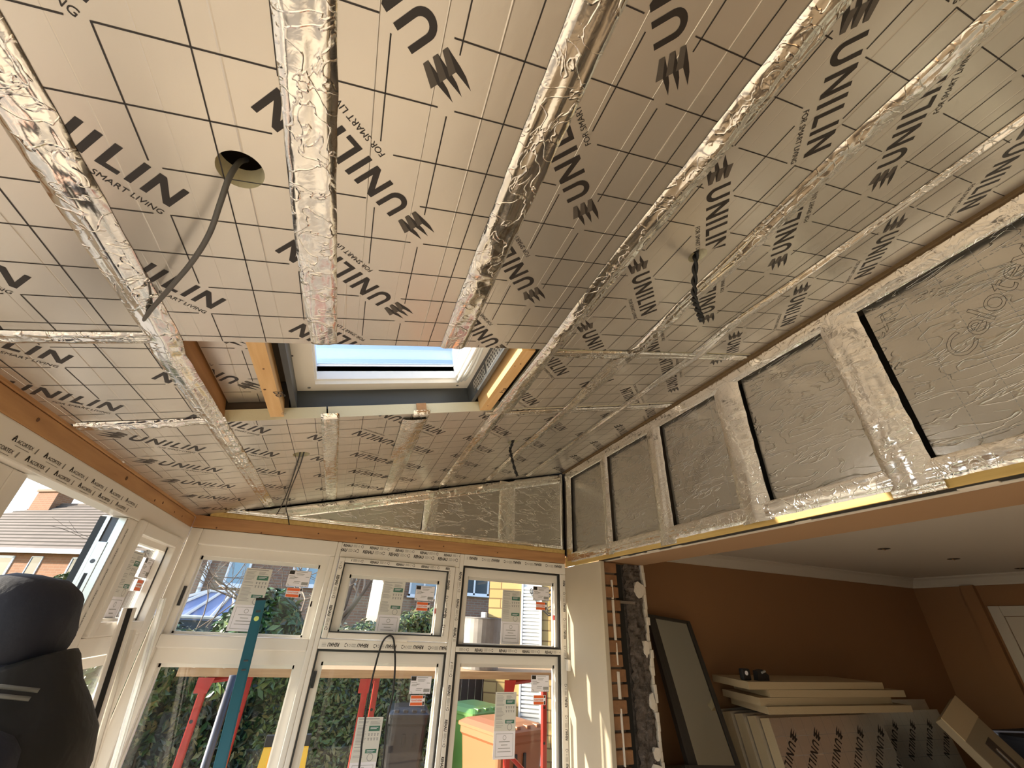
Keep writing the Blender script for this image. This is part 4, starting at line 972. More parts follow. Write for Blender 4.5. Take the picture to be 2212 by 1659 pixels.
# one continuous body
V = [P(0, 0, .93), P(.0, 0, 1.10), P(-.02, 0, 1.27), P(-.005, 0, 1.42), P(.045, 0, 1.50), P(.10, 0, 1.575), P(.12, 0, 1.645),
     P(0, .10, .90), P(.02, .11, .50), P(-.03, .115, .10), P(.10, .125, .04),
     P(0, -.10, .90), P(.03, -.11, .50), P(-.02, -.115, .10), P(.11, -.125, .04),
     P(.02, .12, 1.44), P(.04, .21, 1.43), P(.02, .26, 1.16), P(.16, .20, 1.00), P(.235, .185, .985),
     P(-.01, -.12, 1.42), P(-.01, -.20, 1.39), P(.04, -.25, 1.16), P(.24, -.22, 1.20), P(.315, -.215, 1.225)]
Ed = [(0, 1), (1, 2), (2, 3), (3, 4), (4, 5), (5, 6), (0, 7), (7, 8), (8, 9), (9, 10), (0, 11), (11, 12), (12, 13), (13, 14), (3, 15), (15, 16), (16, 17), (17, 18), (18, 19), (3, 20), (20, 21), (21, 22), (22, 23), (23, 24)]
Rr = [(.13, .15), (.11, .14), (.12, .15), (.11, .13), (.055, .055), (.075, .07), (.085, .075), .085, .058, .042, .038, .085, .058, .042, .038, .06, .055, .043, .031, .028, .06, .055, .043, .031, .028]
body = skin_mesh('body', V, Ed, Rr, 'skin', pr_o)
def hand_(base, fw, up_, side):
    fw, up_ = Vector(fw).normalized(), Vector(up_).normalized(); sd_ = fw.cross(up_) * side
    v = [base, base + fw * .045, base + fw * .085]; e = [(0, 1), (1, 2)]; r = [(.022, .017), (.034, .015), (.034, .013)]
    hv = skin_mesh('hand', v, e, r, 'skin', pr_o, 2)
    for k, (off, ln) in enumerate(((.026, .068), (.009, .078), (-.009, .072), (-.025, .056))):
        b0 = base + fw * .082 + sd_ * off
        skin_mesh('finger', [b0 - fw * .01, b0 + fw * ln * .42, b0 + fw * ln * .7 - up_ * ln * .22, b0 + fw * ln * .78 - up_ * ln * .52], [(0, 1), (1, 2), (2, 3)], [.0092, .0088, .008, .007], 'skin', pr_o, 1)
    t0 = base + fw * .022 + sd_ * .026
    skin_mesh('thumb', [t0, t0 + sd_ * .024 + fw * .02, t0 + sd_ * .026 + fw * .052 - up_ * .012], [(0, 1), (1, 2)], [.011, .010, .0085], 'skin', pr_o, 1)
hand_(P(.24, .184, .984), (-1, .05, -.12), (0, 0, 1), 1); hand_(P(.32, -.214, 1.226), (-1, -.05, .2), (0, 0, 1), -1)
# face: brow, nose, lips, eyes under the hood
b = MB()
b.loft([[P(.185 + a * .0, s * q, 1.662 + z) for s, z in ((-1, 0), (0, .012), (1, 0), (0, -.012))] for a, q in ((0, .03),)] + [[P(.215, s * .012, 1.625 + z) for s, z in ((-1, 0), (0, .01), (1, 0), (0, -.012))]])
b.build('nose', 'skin', pr_o, smooth=True)
for sg in (-1, 1):
    b = MB(); bm_ = bmesh.new(); bmesh.ops.create_uvsphere(bm_, u_segments=12, v_segments=8, radius=.012)
    for v in bm_.verts: v.co += P(.188, sg * .032, 1.655)
    b.add_bm(bm_); b.build('eye', 'paper_white', pr_o, smooth=True)
b = MB(); b.tube([P(.180, -.022, 1.592), P(.194, 0, 1.590), P(.180, .022, 1.592)], .006, 0, 8); b.build('mouth', 'leather', pr_o, smooth=True)
# hood: lofted shell open towards the face
def hring(f, zc_, rs, rz, lean_=0.0, n=22): return [P(f + lean_ * math.sin(2 * PI * k / n), rs * math.cos(2 * PI * k / n), zc_ + rz * math.sin(2 * PI * k / n) * (1.0 if math.sin(2 * PI * k / n) > 0 else 1.15)) for k in range(n)]
b = MB()
rg_ = [hring(-.012, 1.618, .018, .020), hring(-.006, 1.622, .062, .066), hring(.012, 1.628, .098, .100), hring(.045, 1.634, .116, .116), hring(.09, 1.636, .121, .120), hring(.14, 1.634, .118, .119), hring(.185, 1.628, .108, .113, .02), hring(.21, 1.625, .098, .103, .025), hring(.205, 1.625, .088, .094, .025), hring(.15, 1.625, .09, .10)]
for r_ in rg_[1:7]:
    for k in range(len(r_)):
        n_ = noise.noise(Vector((r_[k].x * 9 + r_[k].z * 7, r_[k].y * 5, r_[k].z * 13))) * .55 + noise.noise(r_[k] * 22) * .25
        r_[k] = r_[k] + (r_[k] - P(.09, 0, 1.63)).normalized() * .016 * n_
b.loft(rg_, 0, False); b.face([p for p in reversed(rg_[0])])
hd = b.build('hood', 'navy', pr_o, smooth=True)
# hood bunched round the neck, gilet with collar, sleeves
b = MB()
def oring(f, z, rf, rs, n=26, tilt=0.0, wob=0.0): return [P(f + rf * math.cos(2 * PI * k / n), rs * math.sin(2 * PI * k / n), z + tilt * math.cos(2 * PI * k / n) + wob * math.sin(6 * PI * k / n)) for k in range(n)]
b.loft([oring(.065, 1.470, .135, .150, tilt=-.02), oring(.062, 1.510, .128, .138, tilt=-.02), oring(.060, 1.552, .112, .118, tilt=-.01), oring(.060, 1.575, .095, .100)], 0, False)
b.build('hood_base', 'navy', pr_o, smooth=True)
b = MB()
b.loft([oring(.0, .86, .14, .19), oring(.0, .95, .15, .20), oring(-.0, 1.10, .145, .20), oring(-.02, 1.25, .150, .205), oring(-.025, 1.36, .148, .20), oring(-.018, 1.42, .138, .185, tilt=-.01), oring(.012, 1.47, .130, .155, tilt=-.02), oring(.032, 1.502, .116, .136, tilt=-.03), oring(.052, 1.545, .108, .126, tilt=-.045, wob=.006), oring(.055, 1.553, .100, .118, tilt=-.045), oring(.05, 1.50, .10, .112, tilt=-.03)], 0, True)
gl = b.build('gilet', 'gilet', pr_o, smooth=True, label='dark olive padded gilet')
b = MB()
for z, q in ((1.20, 1),): b.tube(oring(-.015, z, .150, .206) + [oring(-.015, z, .150, .206)[0]], .006, 0, 6)
b.build('quilting_seam', 'gilet', gl, smooth=True)
b = MB()
for dz, ds in ((0, 0), (.012, .020)): b.tube([P(-.07, .150 - ds, 1.515 + dz), P(-.01, .172 - ds, 1.525 + dz), P(.06, .180 - ds, 1.522 + dz), P(.13, .175 - ds, 1.500 + dz), P(.17, .15 - ds, 1.46 + dz)], .0045, 0, 6)
b.build('reflective_piping', 'piping', gl, smooth=True, label='pale shoulder piping')
sl = skin_mesh('sleeve', [P(-.01, .130, 1.435), P(-.035, .185, 1.395), P(-.02, .245, 1.16), P(.13, .212, 1.015), P(.195, .195, .995)], [(0, 1), (1, 2), (2, 3), (3, 4)], [.085, .095, .068, .052, .046], 'navy', pr_o)
sl = skin_mesh('sleeve', [P(-.015, -.165, 1.405), P(-.012, -.225, 1.365), P(.04, -.272, 1.16), P(.21, -.232, 1.195), P(.28, -.22, 1.215)], [(0, 1), (1, 2), (2, 3), (3, 4)], [.085, .085, .066, .052, .046], 'navy', pr_o)
skin_mesh('trousers', [P(0, 0, .94), P(0, .095, .86), P(.02, .112, .50), P(-.03, .117, .09), P(0, -.095, .86), P(.03, -.112, .50), P(-.02, -.117, .09)], [(0, 1), (1, 2), (2, 3), (0, 4), (4, 5), (5, 6)], [(.15, .17), .105, .078, .066, .105, .078, .066], 'trousers', pr_o)
for s in (.12, -.12):
    b = MB(); f0 = -.03 if s > 0 else -.02
    b.loft([[P(f0 + f, s + q, z) for f, q, z in ((-.06, -.045, zz), (.06 + ext, -.05, zz), (.10 + ext, 0, zz), (.06 + ext, .05, zz), (-.06, .045, zz), (-.085, 0, zz))] for zz, ext in ((.0, .10), (.045, .10), (.085, .03), (.16, -.02))]); b.build('boot', 'leather', pr_o, smooth=True)

# ------------------------------------------------------------------ adjoining dark room
IY, IX, IZ = 3.20, 5.98, 2.325
struct(MB().box(XR, IX + .1, -1.7, IY + .1, -.12, 0.0).build('floor_inner', 'old_floor'))
struct(MB().box(1.955, IX + .1, -1.7, IY + .1, IZ, IZ + .1).build('ceiling_inner', 'white_ceiling'))
struct(MB().box(1.958, IX + .1, IY, IY + .1, 0, IZ).build('wall_inner_left', 'brown_wall'))
struct(MB().box(IX, IX + .1, -1.7, IY, 0, IZ).build('wall_inner_far', 'brown_wall'))
struct(MB().box(1.6, IX + .1, -1.8, -1.7, 0, IZ + .1).build('wall_inner_back', 'brown_wall'))
struct(MB().box(1.70, 1.955, YB - .1, -.9, 0, 2.09).build('wall_right_near', 'tan_paint'))
def cove(b, along, a0, a1, c0):
    prof = [(0, 0), (.012, 0), (.014, .012), (.03, .03), (.06, .065), (.085, .078), (.095, .08), (.095, .092), (0, .092)]
    if along == 'x': b.prism([(a0, c0 - p, IZ - .092 + q) for p, q in prof], (a1 - a0, 0, 0))
    else: b.prism([(c0 - p, a0, IZ - .092 + q) for p, q in prof], (0, a1 - a0, 0))
b = MB(); cove(b, 'x', 1.958, IX, IY); struct(b.build('trim_2', 'white_ceiling'))
b = MB(); cove(b, 'y', -1.6, IY, IX); struct(b.build('trim_3', 'white_ceiling'))
struct(MB().box(IX - .05, IX, 2.655, 2.76, 0, IZ - .09).build('trim_4', 'brown_wall'))
for k, (x, y) in enumerate(((3.865, 2.153), (4.719, 2.150), (5.66, 2.140))):
    t = thing('downlight_hole', ('open round downlight cutout in the dark room ceiling, ' + ('nearest the opening', 'middle of the row', 'nearest the inner door')[k]), 'ceiling light', (x, y, IZ), 'downlight cutouts')
    b = MB(); b.tube([(x, y, IZ - .0015), (x, y, IZ + .0005)], .040, 0, 20); b.build('hole', 'dark_cavity', t)
    b = MB()
    for q in range(20):
        a, c_ = 2 * PI * q / 20, 2 * PI * (q + 1) / 20; b.face([(x + r * math.cos(u), y + r * math.sin(u), IZ - .002) for r, u in ((.040, a), (.040, c_), (.043, c_), (.043, a))])
    b.tube([(x - .02, y, IZ - .004), (x + .02, y + .005, IZ - .006)], .004, 0, 6); b.build('rim', 'tan_paint', t)
d2 = sroot('door_2', (IX, 2.2, 0))
b = MB(); b.box(IX - .022, IX - .0, 2.545, 2.63, 0, 2.05, 0, .006); b.box(IX - .022, IX, 1.70, 1.785, 0, 2.05, 0, .006); b.box(IX - .022, IX, 1.785, 2.545, 1.965, 2.05, 0, .006); b.build('architrave', 'white_ceiling', d2)
b = MB(); b.box(IX - .012, IX - .002, 1.79, 2.54, 0, 1.96, 0, .003); lf2 = b.build('leaf', 'white_ceiling', d2)
b = MB(); b.box(IX - .016, IX - .011, 1.9, 2.43, .25, 1.86); b.build('glass_pane', 'window_dark', d2)
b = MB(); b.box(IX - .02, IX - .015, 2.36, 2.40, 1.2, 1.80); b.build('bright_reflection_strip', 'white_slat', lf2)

t = thing('leaning_mirror', 'tall narrow dark framed mirror leaning on the brown wall', 'mirror', (2.45, 3.0, 0))
def mirror(t, P0, P1, w):
    M, L_ = lean(P0, P1, 0, 0, X3)
    b = MB(M); e = .035
    b.box(0, e, -.02, .02, 0, L_, 0, .004); b.box(w - e, w, -.02, .02, 0, L_, 0, .004); b.box(e, w - e, -.02, .02, 0, e, 0, .004); b.box(e, w - e, -.02, .02, L_ - e * .6, L_, 0, .004); b.build('frame', 'mirror_frame', t)
    MB(M).box(e + .005, w - e - .005, -.012, .010, e, L_ - e * .6).build('mirror_glass', 'mirror_glass', t)
    MB(M).box(e, e + .035, -.016, -.011, e, L_ - e * .6).build('bevel_strip', 'mirror_frame', t)
mirror(t, (2.235, 2.75, .93), (2.325, 3.14, 1.806), .402)
t2 = thing('leaning_mirror', 'shorter dark framed panel standing in front of the tall mirror', 'mirror', (2.45, 2.8, 0))
mirror(t2, (2.13, 2.45, 0), (2.18, 2.74, 1.0), .43)
b = MB(); b.box(2.24, 2.64, 2.80, 3.15, 0, .90, 0, .01); tag(b.build('storage_box', 'cardboard'), 'cardboard box under the leaning mirror beside the brown wall', 'box')

# spare boards
def sheetboard(label, M, w, h, th, group, anchor=None, foil='foil_board', mark=True):
    b = MB(M); b.box(0, w, 0, th, 0, h)
    b.m = [1] * 6; b.m[2] = 0; b.m[3] = 0
    if mark:
        g = .125; r2 = R2 * .95
        for k in range(int(w / .225) + 1):
            for j in range(int(h / .32)):
                ox, oz = .12 + k * .225, h - .115 - j * .42
                rot = lambda tl: [[(ox + (q[1] - q[0]) * R2, oz - (q[0] + q[1]) * R2) for q in t] for t in tl]
                for tl, mi in ((UNI, 2), (LOGO_D, 2), (LOGO_G, 2)):
                    for t in rot(tl):
                        c = clip(t, .004, w - .004, .004, h - .004)
                        if c: b.face([(p[0], -.0008, p[1]) for p in c], mi)
        for k in range(1, int(w / .1)): b.face([(.1 * k - .001, -.0006, 0), (.1 * k + .001, -.0006, 0), (.1 * k + .001, -.0006, h), (.1 * k - .001, -.0006, h)], 3)
        for k in range(1, int(h / .1)): b.face([(0, -.0006, h - .1 * k - .001), (w, -.0006, h - .1 * k - .001), (w, -.0006, h - .1 * k + .001), (0, -.0006, h - .1 * k + .001)], 3)
    o = b.build('spare_insulation_board', [foil, 'foam_dim_warm', 'ink', 'print_grey']); L = M.translation.copy(); o.location = L; o.data.transform(Matrix.Translation(-L))
    return tag(o, label, 'insulation board', group)
names5 = ['front sheet of the leaning pile of printed boards in the dark room', 'second sheet of the leaning pile in the dark room', 'third sheet of the leaning pile in the dark room', 'fourth sheet of the leaning pile in the dark room', 'rear sheet of the leaning pile against the brown wall']
for k in range(5):
    M, L_ = lean((2.995 - .02 * k, 2.55 + .085 * k, 0), (2.985 - .03 * k, 2.77 + .085 * k, 1.208), 0, 0, X3)
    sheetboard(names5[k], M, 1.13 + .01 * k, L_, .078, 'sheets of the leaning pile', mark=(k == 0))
for k in range(2):
    M, L_ = lean((4.20 + .05 * k, 2.83 + .10 * k, 0), (4.20 + .05 * k, 3.00 + .10 * k, 1.20 + .06 * k), 0, 0, X3)
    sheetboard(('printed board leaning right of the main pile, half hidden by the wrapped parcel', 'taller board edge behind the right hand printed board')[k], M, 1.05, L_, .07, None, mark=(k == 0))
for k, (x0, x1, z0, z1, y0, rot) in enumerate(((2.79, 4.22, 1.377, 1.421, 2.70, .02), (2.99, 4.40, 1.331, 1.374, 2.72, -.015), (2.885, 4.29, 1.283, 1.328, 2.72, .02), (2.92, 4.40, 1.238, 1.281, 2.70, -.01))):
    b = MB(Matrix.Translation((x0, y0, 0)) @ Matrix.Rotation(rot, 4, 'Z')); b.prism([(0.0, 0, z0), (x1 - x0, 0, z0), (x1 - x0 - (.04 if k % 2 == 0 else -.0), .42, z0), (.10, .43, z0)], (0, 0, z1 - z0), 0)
    o = b.build('foam_offcut', ['foam_dim_warm']); L = Vector((x0, y0, z0)); o.location = L; o.data.transform(Matrix.Translation(-L))
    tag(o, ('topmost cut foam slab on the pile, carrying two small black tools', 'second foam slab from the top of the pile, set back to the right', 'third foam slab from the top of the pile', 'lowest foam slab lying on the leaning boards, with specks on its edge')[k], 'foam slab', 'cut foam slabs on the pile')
t = thing('tape_measure', 'small black tape measure with a pale dial on the foam slabs, nearer the mirror', 'tape measure', (2.86, 2.78, 1.4215))
b = MB(); b.box(2.825, 2.895, 2.76, 2.80, 1.4215, 1.492, 0, .010); b.build('case', 'black', t)
b = MB(); b.disc((2.855, 2.7595, 1.466), (0, -1, 0), .014, .002); b.build('dial', 'paper_white', t)
t = thing('chalk_line', 'small black chalk line reel on the foam slabs, further from the mirror', 'tool', (2.99, 2.77, 1.4215))
b = MB(); b.prism([(2.945, 2.75, 1.4215), (3.05, 2.75, 1.4215), (3.055, 2.75, 1.455), (3.0, 2.75, 1.49), (2.95, 2.75, 1.48)], (0, .04, 0)); b.build('case', 'black', t)
b = MB(); b.tube([(2.985, 2.746, 1.47), (3.02, 2.746, 1.48)], .007); b.build('crank_handle', 'print_grey', t)
t = thing('wrapped_parcel', 'pale flat cardboard parcel with a dark slot tilted against the boards', 'parcel', (4.2, 2.35, 0))
M, L_ = lean((4.50, 2.0, .50), (4.20, 2.42, 1.235), 0, 0, Vector((1, .1, .2)))
b = MB(M); b.box(0, .40, -.03, .03, 0, L_, 0, .01); pc = b.build('carton', 'cardboard', t)
b = MB(M); b.box(.17, .27, -.034, -.029, .12, L_ - .22); b.build('dark_slot', 'leather', pc)
b = MB(M); b.box(.21, .225, -.038, -.033, .2, L_ - .27); b.build('handle', 'steel', pc)
b = MB(M); b.box(0, .40, -.034, -.028, L_ - .14, L_ + .004); b.build('flap', 'foam_dim_warm', pc)
b = MB(); b.box(4.2, 4.80, 1.9, 2.40, 0, .50, 0, .02); tag(b.build('storage_box', 'cardboard'), 'low box on the floor under the tilted cardboard parcel', 'box')
b = MB(); b.box(4.86, 5.5, 2.0, 2.55, 0, 1.15, 0, .03); tag(b.build('covered_stack', 'navy'), 'dark covered stack right of the tilted cardboard parcel', 'covered furniture')

# ------------------------------------------------------------------ garden
GZ = -0.18
struct(MB().box(-90, 60, -40, 90, GZ - .3, GZ - .02).build('ground', 'grass'))
struct(MB().box(-4.0, XL - .13, -6, 6.0, GZ - .05, GZ + .01).build('path_1', 'paving'))
struct(MB().box(XL - .13, 6, YF + .12, 5.9, GZ - .05, GZ + .005).build('path_2', 'paving'))

def leaf_cloud(n, fn, size, mats_n=3, seed=1, core=None):
    rn = random.Random(seed); b = MB()
    for _ in range(n):
        p, nrm = fn(rn); nrm = Vector(nrm) + Vector((rn.gauss(0, .5), rn.gauss(0, .5), rn.gauss(0, .5) + .25)); nrm.normalize()
        a = nrm.orthogonal().normalized(); c = nrm.cross(a); t = rn.uniform(0, 2 * PI); u = a * math.cos(t) + c * math.sin(t); v = nrm.cross(u)
        s = size * rn.uniform(.6, 1.3); p = Vector(p)
        b.face([p - u * s, p + v * s * .42 + nrm * s * .10, p + u * s, p - v * s * .42 + nrm * s * .10], rn.randrange(mats_n))
    return b
def bumpy(b, x0, x1, y0, y1, z0, ztop, m):
    """solid dark core of a hedge under its leaves"""
    n = 24
    def f(u, v):
        x = x0 + (x1 - x0) * u; zt = ztop(x) - .10
        if v < .5: return (x, y0 + .10, z0 + (zt - z0) * v * 2)
        return (x, y0 + .10 + (y1 - y0 - .2) * (v - .5) * 2, zt)
    b.grid(f, n, 8, m)
def hedge(label, x0, x1, y0, y1, ztop, n, size, seed, leaves, group=None):
    t = thing('hedge', label, 'hedge', ((x0 + x1) / 2, (y0 + y1) / 2, GZ), group)
    def fn(rn):
        x = rn.uniform(x0, x1); zt = ztop(x)
        if rn.random() < .68:
            z = GZ + (zt - GZ) * rn.random() ** .8; d_ = .18 * noise.noise(Vector((x * 2.2, z * 2.2, seed)))
            return (x, y0 + abs(rn.gauss(0, .05)) + d_ * .6, z), (0, -1, .2)
        return (x, rn.uniform(y0, y1), zt + rn.gauss(0, .05)), (0, -.3, 1)
    b = leaf_cloud(n, fn, size, len(leaves), seed); b.build('foliage', leaves, t)
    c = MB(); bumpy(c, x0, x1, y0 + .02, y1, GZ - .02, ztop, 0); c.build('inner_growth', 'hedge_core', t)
    return t
hedge('dark ivy hedge along the garden fence behind the red trestles', -4.6, -.55, 7.0, 7.9, lambda x: 1.40 + .12 * noise.noise(Vector((x * 1.5, 0, 0))), 9000, .055, 3, ['leaf_c', 'leaf_a', 'leaf_c', 'leaf_d'])
hedge('bushy hedge with sunlight painted into its leaves behind the black bin', -.55, 1.55, 6.7, 7.6, lambda x: 1.45 + .30 * max(0, min(1, (x - .2) / 1.0)) + .1 * noise.noise(Vector((x * 2, 3, 0))), 9000, .040, 5, ['leaf_b', 'leaf_b', 'leaf_d', 'leaf_c'])
t = thing('laurel_bush', 'glossy green laurel bush rising behind the teal level', 'bush', (-.82, 6.4, GZ))
def lf_(rn):
    a, c_ = rn.uniform(0, 2 * PI), rn.uniform(-.5, 1); r = math.sqrt(max(0, 1 - c_ * c_)); q = 1 + .16 * noise.noise(Vector((a * 2, c_ * 3, 1)))
    d_ = Vector((r * math.cos(a), r * math.sin(a), c_)); return Vector((-.80, 6.4, 1.25)) + Vector((d_.x * .50, d_.y * .45, d_.z * .68)) * q * rn.uniform(.8, 1.02), d_
leaf_cloud(4200, lf_, .062, 4, 9).build('foliage', ['leaf_a', 'leaf_b', 'leaf_c', 'leaf_a'], t)
b = MB(); b.tube([(-.80, 6.4, GZ - .03), (-.80, 6.4, .9)], .05, 0, 8); b.build('stem', 'bark', t)
t = thing('ivy_clump', 'pale leaved ivy clump low on the left behind the neighbour conservatory', 'bush', (-2.0, 6.6, GZ))
def lf2_(rn):
    d_ = Vector((rn.gauss(0, 1), rn.gauss(0, 1), rn.gauss(0, 1))).normalized(); return Vector((-2.0 + d_.x * .42, 6.6 + d_.y * .3, 1.0 + d_.z * .56)) , d_
leaf_cloud(900, lf2_, .07, 3, 12).build('foliage', ['leaf_d', 'leaf_b', 'leaf_a'], t)
b = MB(); b.tube([(-2.0, 6.6, GZ - .03), (-2.0, 6.6, .8)], .04, 0, 8); b.build('stem', 'bark', t)
t = thing('timber_fence', 'dark timber garden fence behind the hedges', 'fence', (0, 8.1, GZ))
b = MB()
for k in range(66): b.box(-5 + .12 * k, -5 + .12 * k + .108, 8.08, 8.10, GZ, 1.38)
b.build('boards', 'fence_wood', t)
b = MB(); b.box(-5, 2.9, 8.10, 8.15, .1, .18); b.box(-5, 2.9, 8.10, 8.15, 1.1, 1.18); b.build('rail', 'fence_wood', t)

def bare_tree(label, base, h, spread, seed, levels=5, lean_=(0, 0), r0=.05, tw='twig'):
    rn = random.Random(seed); t = thing('bare_tree', label, 'tree', base); b1, b2 = MB(), MB()
    def grow(p, d_, ln, r, lv):
        pts = [p]; q = p
        for k in range(3):
            d_ = (d_ + Vector((rn.gauss(0, .14), rn.gauss(0, .14), rn.gauss(0, .10)))).normalized(); q = q + d_ * ln / 3; pts.append(q)
        (b1 if lv > levels - 2 else b2).tube(pts, [r, r * .9, r * .8, r * .7], 0, 6 if lv > 2 else 4, False)
        if lv <= 0: return
        for k in range(rn.choice((2, 3, 3))):
            nd = (d_ + Vector((rn.gauss(0, spread), rn.gauss(0, spread * .7), rn.gauss(.12, .28)))).normalized(); grow(pts[-1] if k else pts[2], nd, ln * rn.uniform(.58, .8), r * .62, lv - 1)
    grow(Vector(base), Vector((lean_[0], lean_[1], 1)).normalized(), h * .36, r0, levels)
    b1.build('trunk', 'bark', t, smooth=True); b2.build('twigs', tw, t, smooth=True)
bare_tree('bare shrub with pale twigs in front of the brick house, left top window', (-1.95, 7.2, GZ), 3.6, .55, 21, 5, (.05, 0), .026)
bare_tree('leaning bare tree with tangled twigs behind the white order label', (-.78, 8.6, GZ), 4.4, .6, 25, 5, (.10, 0), .04)
bare_tree('bare tree against the sky between the two brick houses', (1.95, 30, GZ), 9.5, .45, 23, 6, (.02, 0), .13)
bare_tree('ivy-like bare climber on the dark gable end of the brick house', (-.25, 13.6, GZ), 5.2, .30, 31, 5, (.04, 0), .10, 'twig_pale')

# ------------------------------------------------------------------ trestles, plank and things outside the far windows
for k, (lab, xa, ya, xb, yb) in enumerate((('red steel trestle at the barked end of the plank', -.735, 3.98, -.515, 4.32), ('red steel trestle under the middle of the plank, behind the black lead', .330, 3.98, .440, 4.32), ('red steel trestle in front of the brown bin', 1.495, 3.98, 1.97, 4.32))):
    t = thing('trestle', lab, 'trestle', ((xa + xb) / 2, 4.15, GZ), 'red trestles under the plank')
    for (x, y) in ((xa, ya), (xb, yb)):
        b = MB(); b.box(x - .022, x + .022, y - .022, y + .022, GZ, 1.285, 0, .008)
        lg = b.build('leg', 'red_paint', t)
        for z in (.55, .80, 1.05): MB().tube([(x - .005, y - .0225, z), (x - .005, y - .0205, z)], .011, 0, 10).build('pin_hole', 'black', lg)
        b = MB(); b.box(x - .22, x + .22, y - .025, y + .025, GZ - .012, GZ + .03, 0, .006); b.build('foot', 'red_paint', t)
    b = MB(); b.tube([(xa, ya, 1.268), (xb, yb, 1.268)], .02, 0, 8); b.tube([(xa, ya, .35), (xb, yb, .35)], .016, 0, 8); b.build('cross_bar', 'red_paint', t)
    b = MB(); b.prism([(xa - .05, ya - .026, 1.20), (xa + .03, ya - .026, 1.20), (xa + .05, ya - .026, 1.288), (xa - .05, ya - .026, 1.288)], (0, .006, 0)); b.build('gusset', 'red_paint', t)
    if k == 2: b = MB(); b.tube([(xa, ya - .01, .82), (xa + .42, ya + .02, .50)], .016, 0, 8); b.build('brace', 'red_paint', t)
t = thing('scaffold_plank', 'thick pale wooden plank laid across the red trestles outside', 'plank', (.55, 4.15, 1.3))
b = MB(); b.box(-.92, 2.15, 3.95, 4.36, 1.292, 1.345, 0, .004); b.build('plank', 'plank_wood', t)
b = MB(); b.grid(lambda u, v: (-.95 + .42 * u, 3.942 + .41 * v, 1.347 + .012 * noise.noise(Vector((u * 9, v * 9, 2)))), 14, 12); b.build('bark_edge', 'plank_bark', t, label='flaking bark at the end of the plank')
t = thing('bucket', 'grey weathered bucket standing on the plank outside the right top window', 'bucket', (1.28, 4.15, 1.346))
b = MB(); b.tube([(1.28, 4.15, 1.347), (1.28, 4.15, 1.735)], [.155, .172], 0, 28); b.build('body', 'drum_grey', t, smooth=False)
b = MB()
for q in range(28):
    a, c_ = 2 * PI * q / 28, 2 * PI * (q + 1) / 28; b.face([(1.28 + r * math.cos(u), 4.15 + r * math.sin(u), z) for r, u, z in ((.168, a, 1.735), (.168, c_, 1.735), (.178, c_, 1.728), (.178, a, 1.728))])
b.build('rim', 'drum_grey', t)
tag(MB().tube([(-.565, 3.88, GZ), (-.565, 3.88, 1.31)], .026, 0, 14).build('metal_pole', 'navy_gloss' if 'navy_gloss' in MATS else 'steel_dark', smooth=True), 'shiny dark pole standing outside beside the red trestle, next to the teal level', 'pole')
t = thing('stepladder', 'yellow stepladder with dark end caps seen below the mullion outside', 'stepladder', (-.15, 5.2, GZ))
for x in (-.31, -.005):
    b = MB(); b.prism([(x - .03, 5.2, .70), (x + .03, 5.2, .70), (x + .03 + (.05 if x > -.1 else -.05), 4.95, GZ), (x - .03 + (.05 if x > -.1 else -.05), 4.95, GZ)], (0, .03, 0)); b.build('rail', 'yellow_paint', t)
    b = MB(); b.box(x - .036, x + .036, 5.185, 5.245, .66, .74, 0, .006); b.build('end_cap', 'black', t)
for z in (.05, .27, .49):
    b = MB(); y = 5.2 - .25 * (.70 - z) / .88; b.box(-.33, .015, y, y + .08, z, z + .022); b.build('step', 'yellow_paint', t)
b = MB(); b.box(-.31, -.29, 5.3, 5.62, GZ, GZ + .03); b.prism([(-.30, 5.23, .66), (-.30, 5.26, .66), (-.30, 5.62, GZ), (-.30, 5.58, GZ)], (.02, 0, 0)); b.prism([(-.02, 5.23, .66), (-.02, 5.26, .66), (-.02, 5.62, GZ), (-.02, 5.58, GZ)], (.02, 0, 0)); b.build('back_frame', 'yellow_paint', t)

def bin_(label, c, rot, m, h=1.05, w=.56, d_=.62):
    t = thing('wheelie_bin', label, 'wheelie bin', (c[0], c[1], GZ)); M = Matrix.Translation((c[0], c[1], GZ)) @ Matrix.Rotation(rot, 4, 'Z')
    def rr(z, w_, dd, r=.05):
        out = []
        for sx, sy, a0 in ((1, 1, 0), (-1, 1, 90), (-1, -1, 180), (1, -1, 270)):
            for k in range(4): a = math.radians(a0 + 30 * k); out.append((sx * (w_ / 2 - r) + r * math.cos(a), sy * (dd / 2 - r) + r * math.sin(a), z))
        return out
    b = MB(M); b.loft([rr(.06, w * .76, d_ * .72), rr(h * .86, w * .97, d_ * .95), rr(h * .88, w * 1.03, d_ * 1.0), rr(h * .93, w * 1.03, d_ * 1.0)]); b.build('body', m, t)
    b = MB(M); b.loft([rr(h * .932, w * 1.07, d_ * 1.08), rr(h * .955, w * 1.07, d_ * 1.08), rr(h * .985, w * .9, d_ * .9), rr(h, w * .55, d_ * .6)])
    for k in range(4): b.box(-w * .38 + k * w * .22, -w * .38 + k * w * .22 + .05, -d_ * .50, d_ * .30, h * .95, h * .992, 0, .008)
    b.build('lid', m, t)
    b = MB(M); b.tube([(-w * .35, d_ * .56, h * .93), (w * .35, d_ * .56, h * .93)], .016, 0, 8); b.build('handle', m, t)
    b = MB(M)
    for k in range(3): b.box(-w * .36 + k * .11, -w * .36 + k * .11 + .028, -d_ * .487, -d_ * .40, h * .70, h * .80)
    b.build('vent_slot', 'black', t)
    for s in (-1, 1): b = MB(M); b.tube([(s * w * .40, d_ * .40, .10), (s * w * .48, d_ * .40, .10)], .10, 0, 16); b.build('wheel', 'black', t)
bin_('brown wheelie bin with ribbed lid behind the instruction sheet', (1.80, 4.95), .35, 'bin_brown', 1.05, .58, .66)
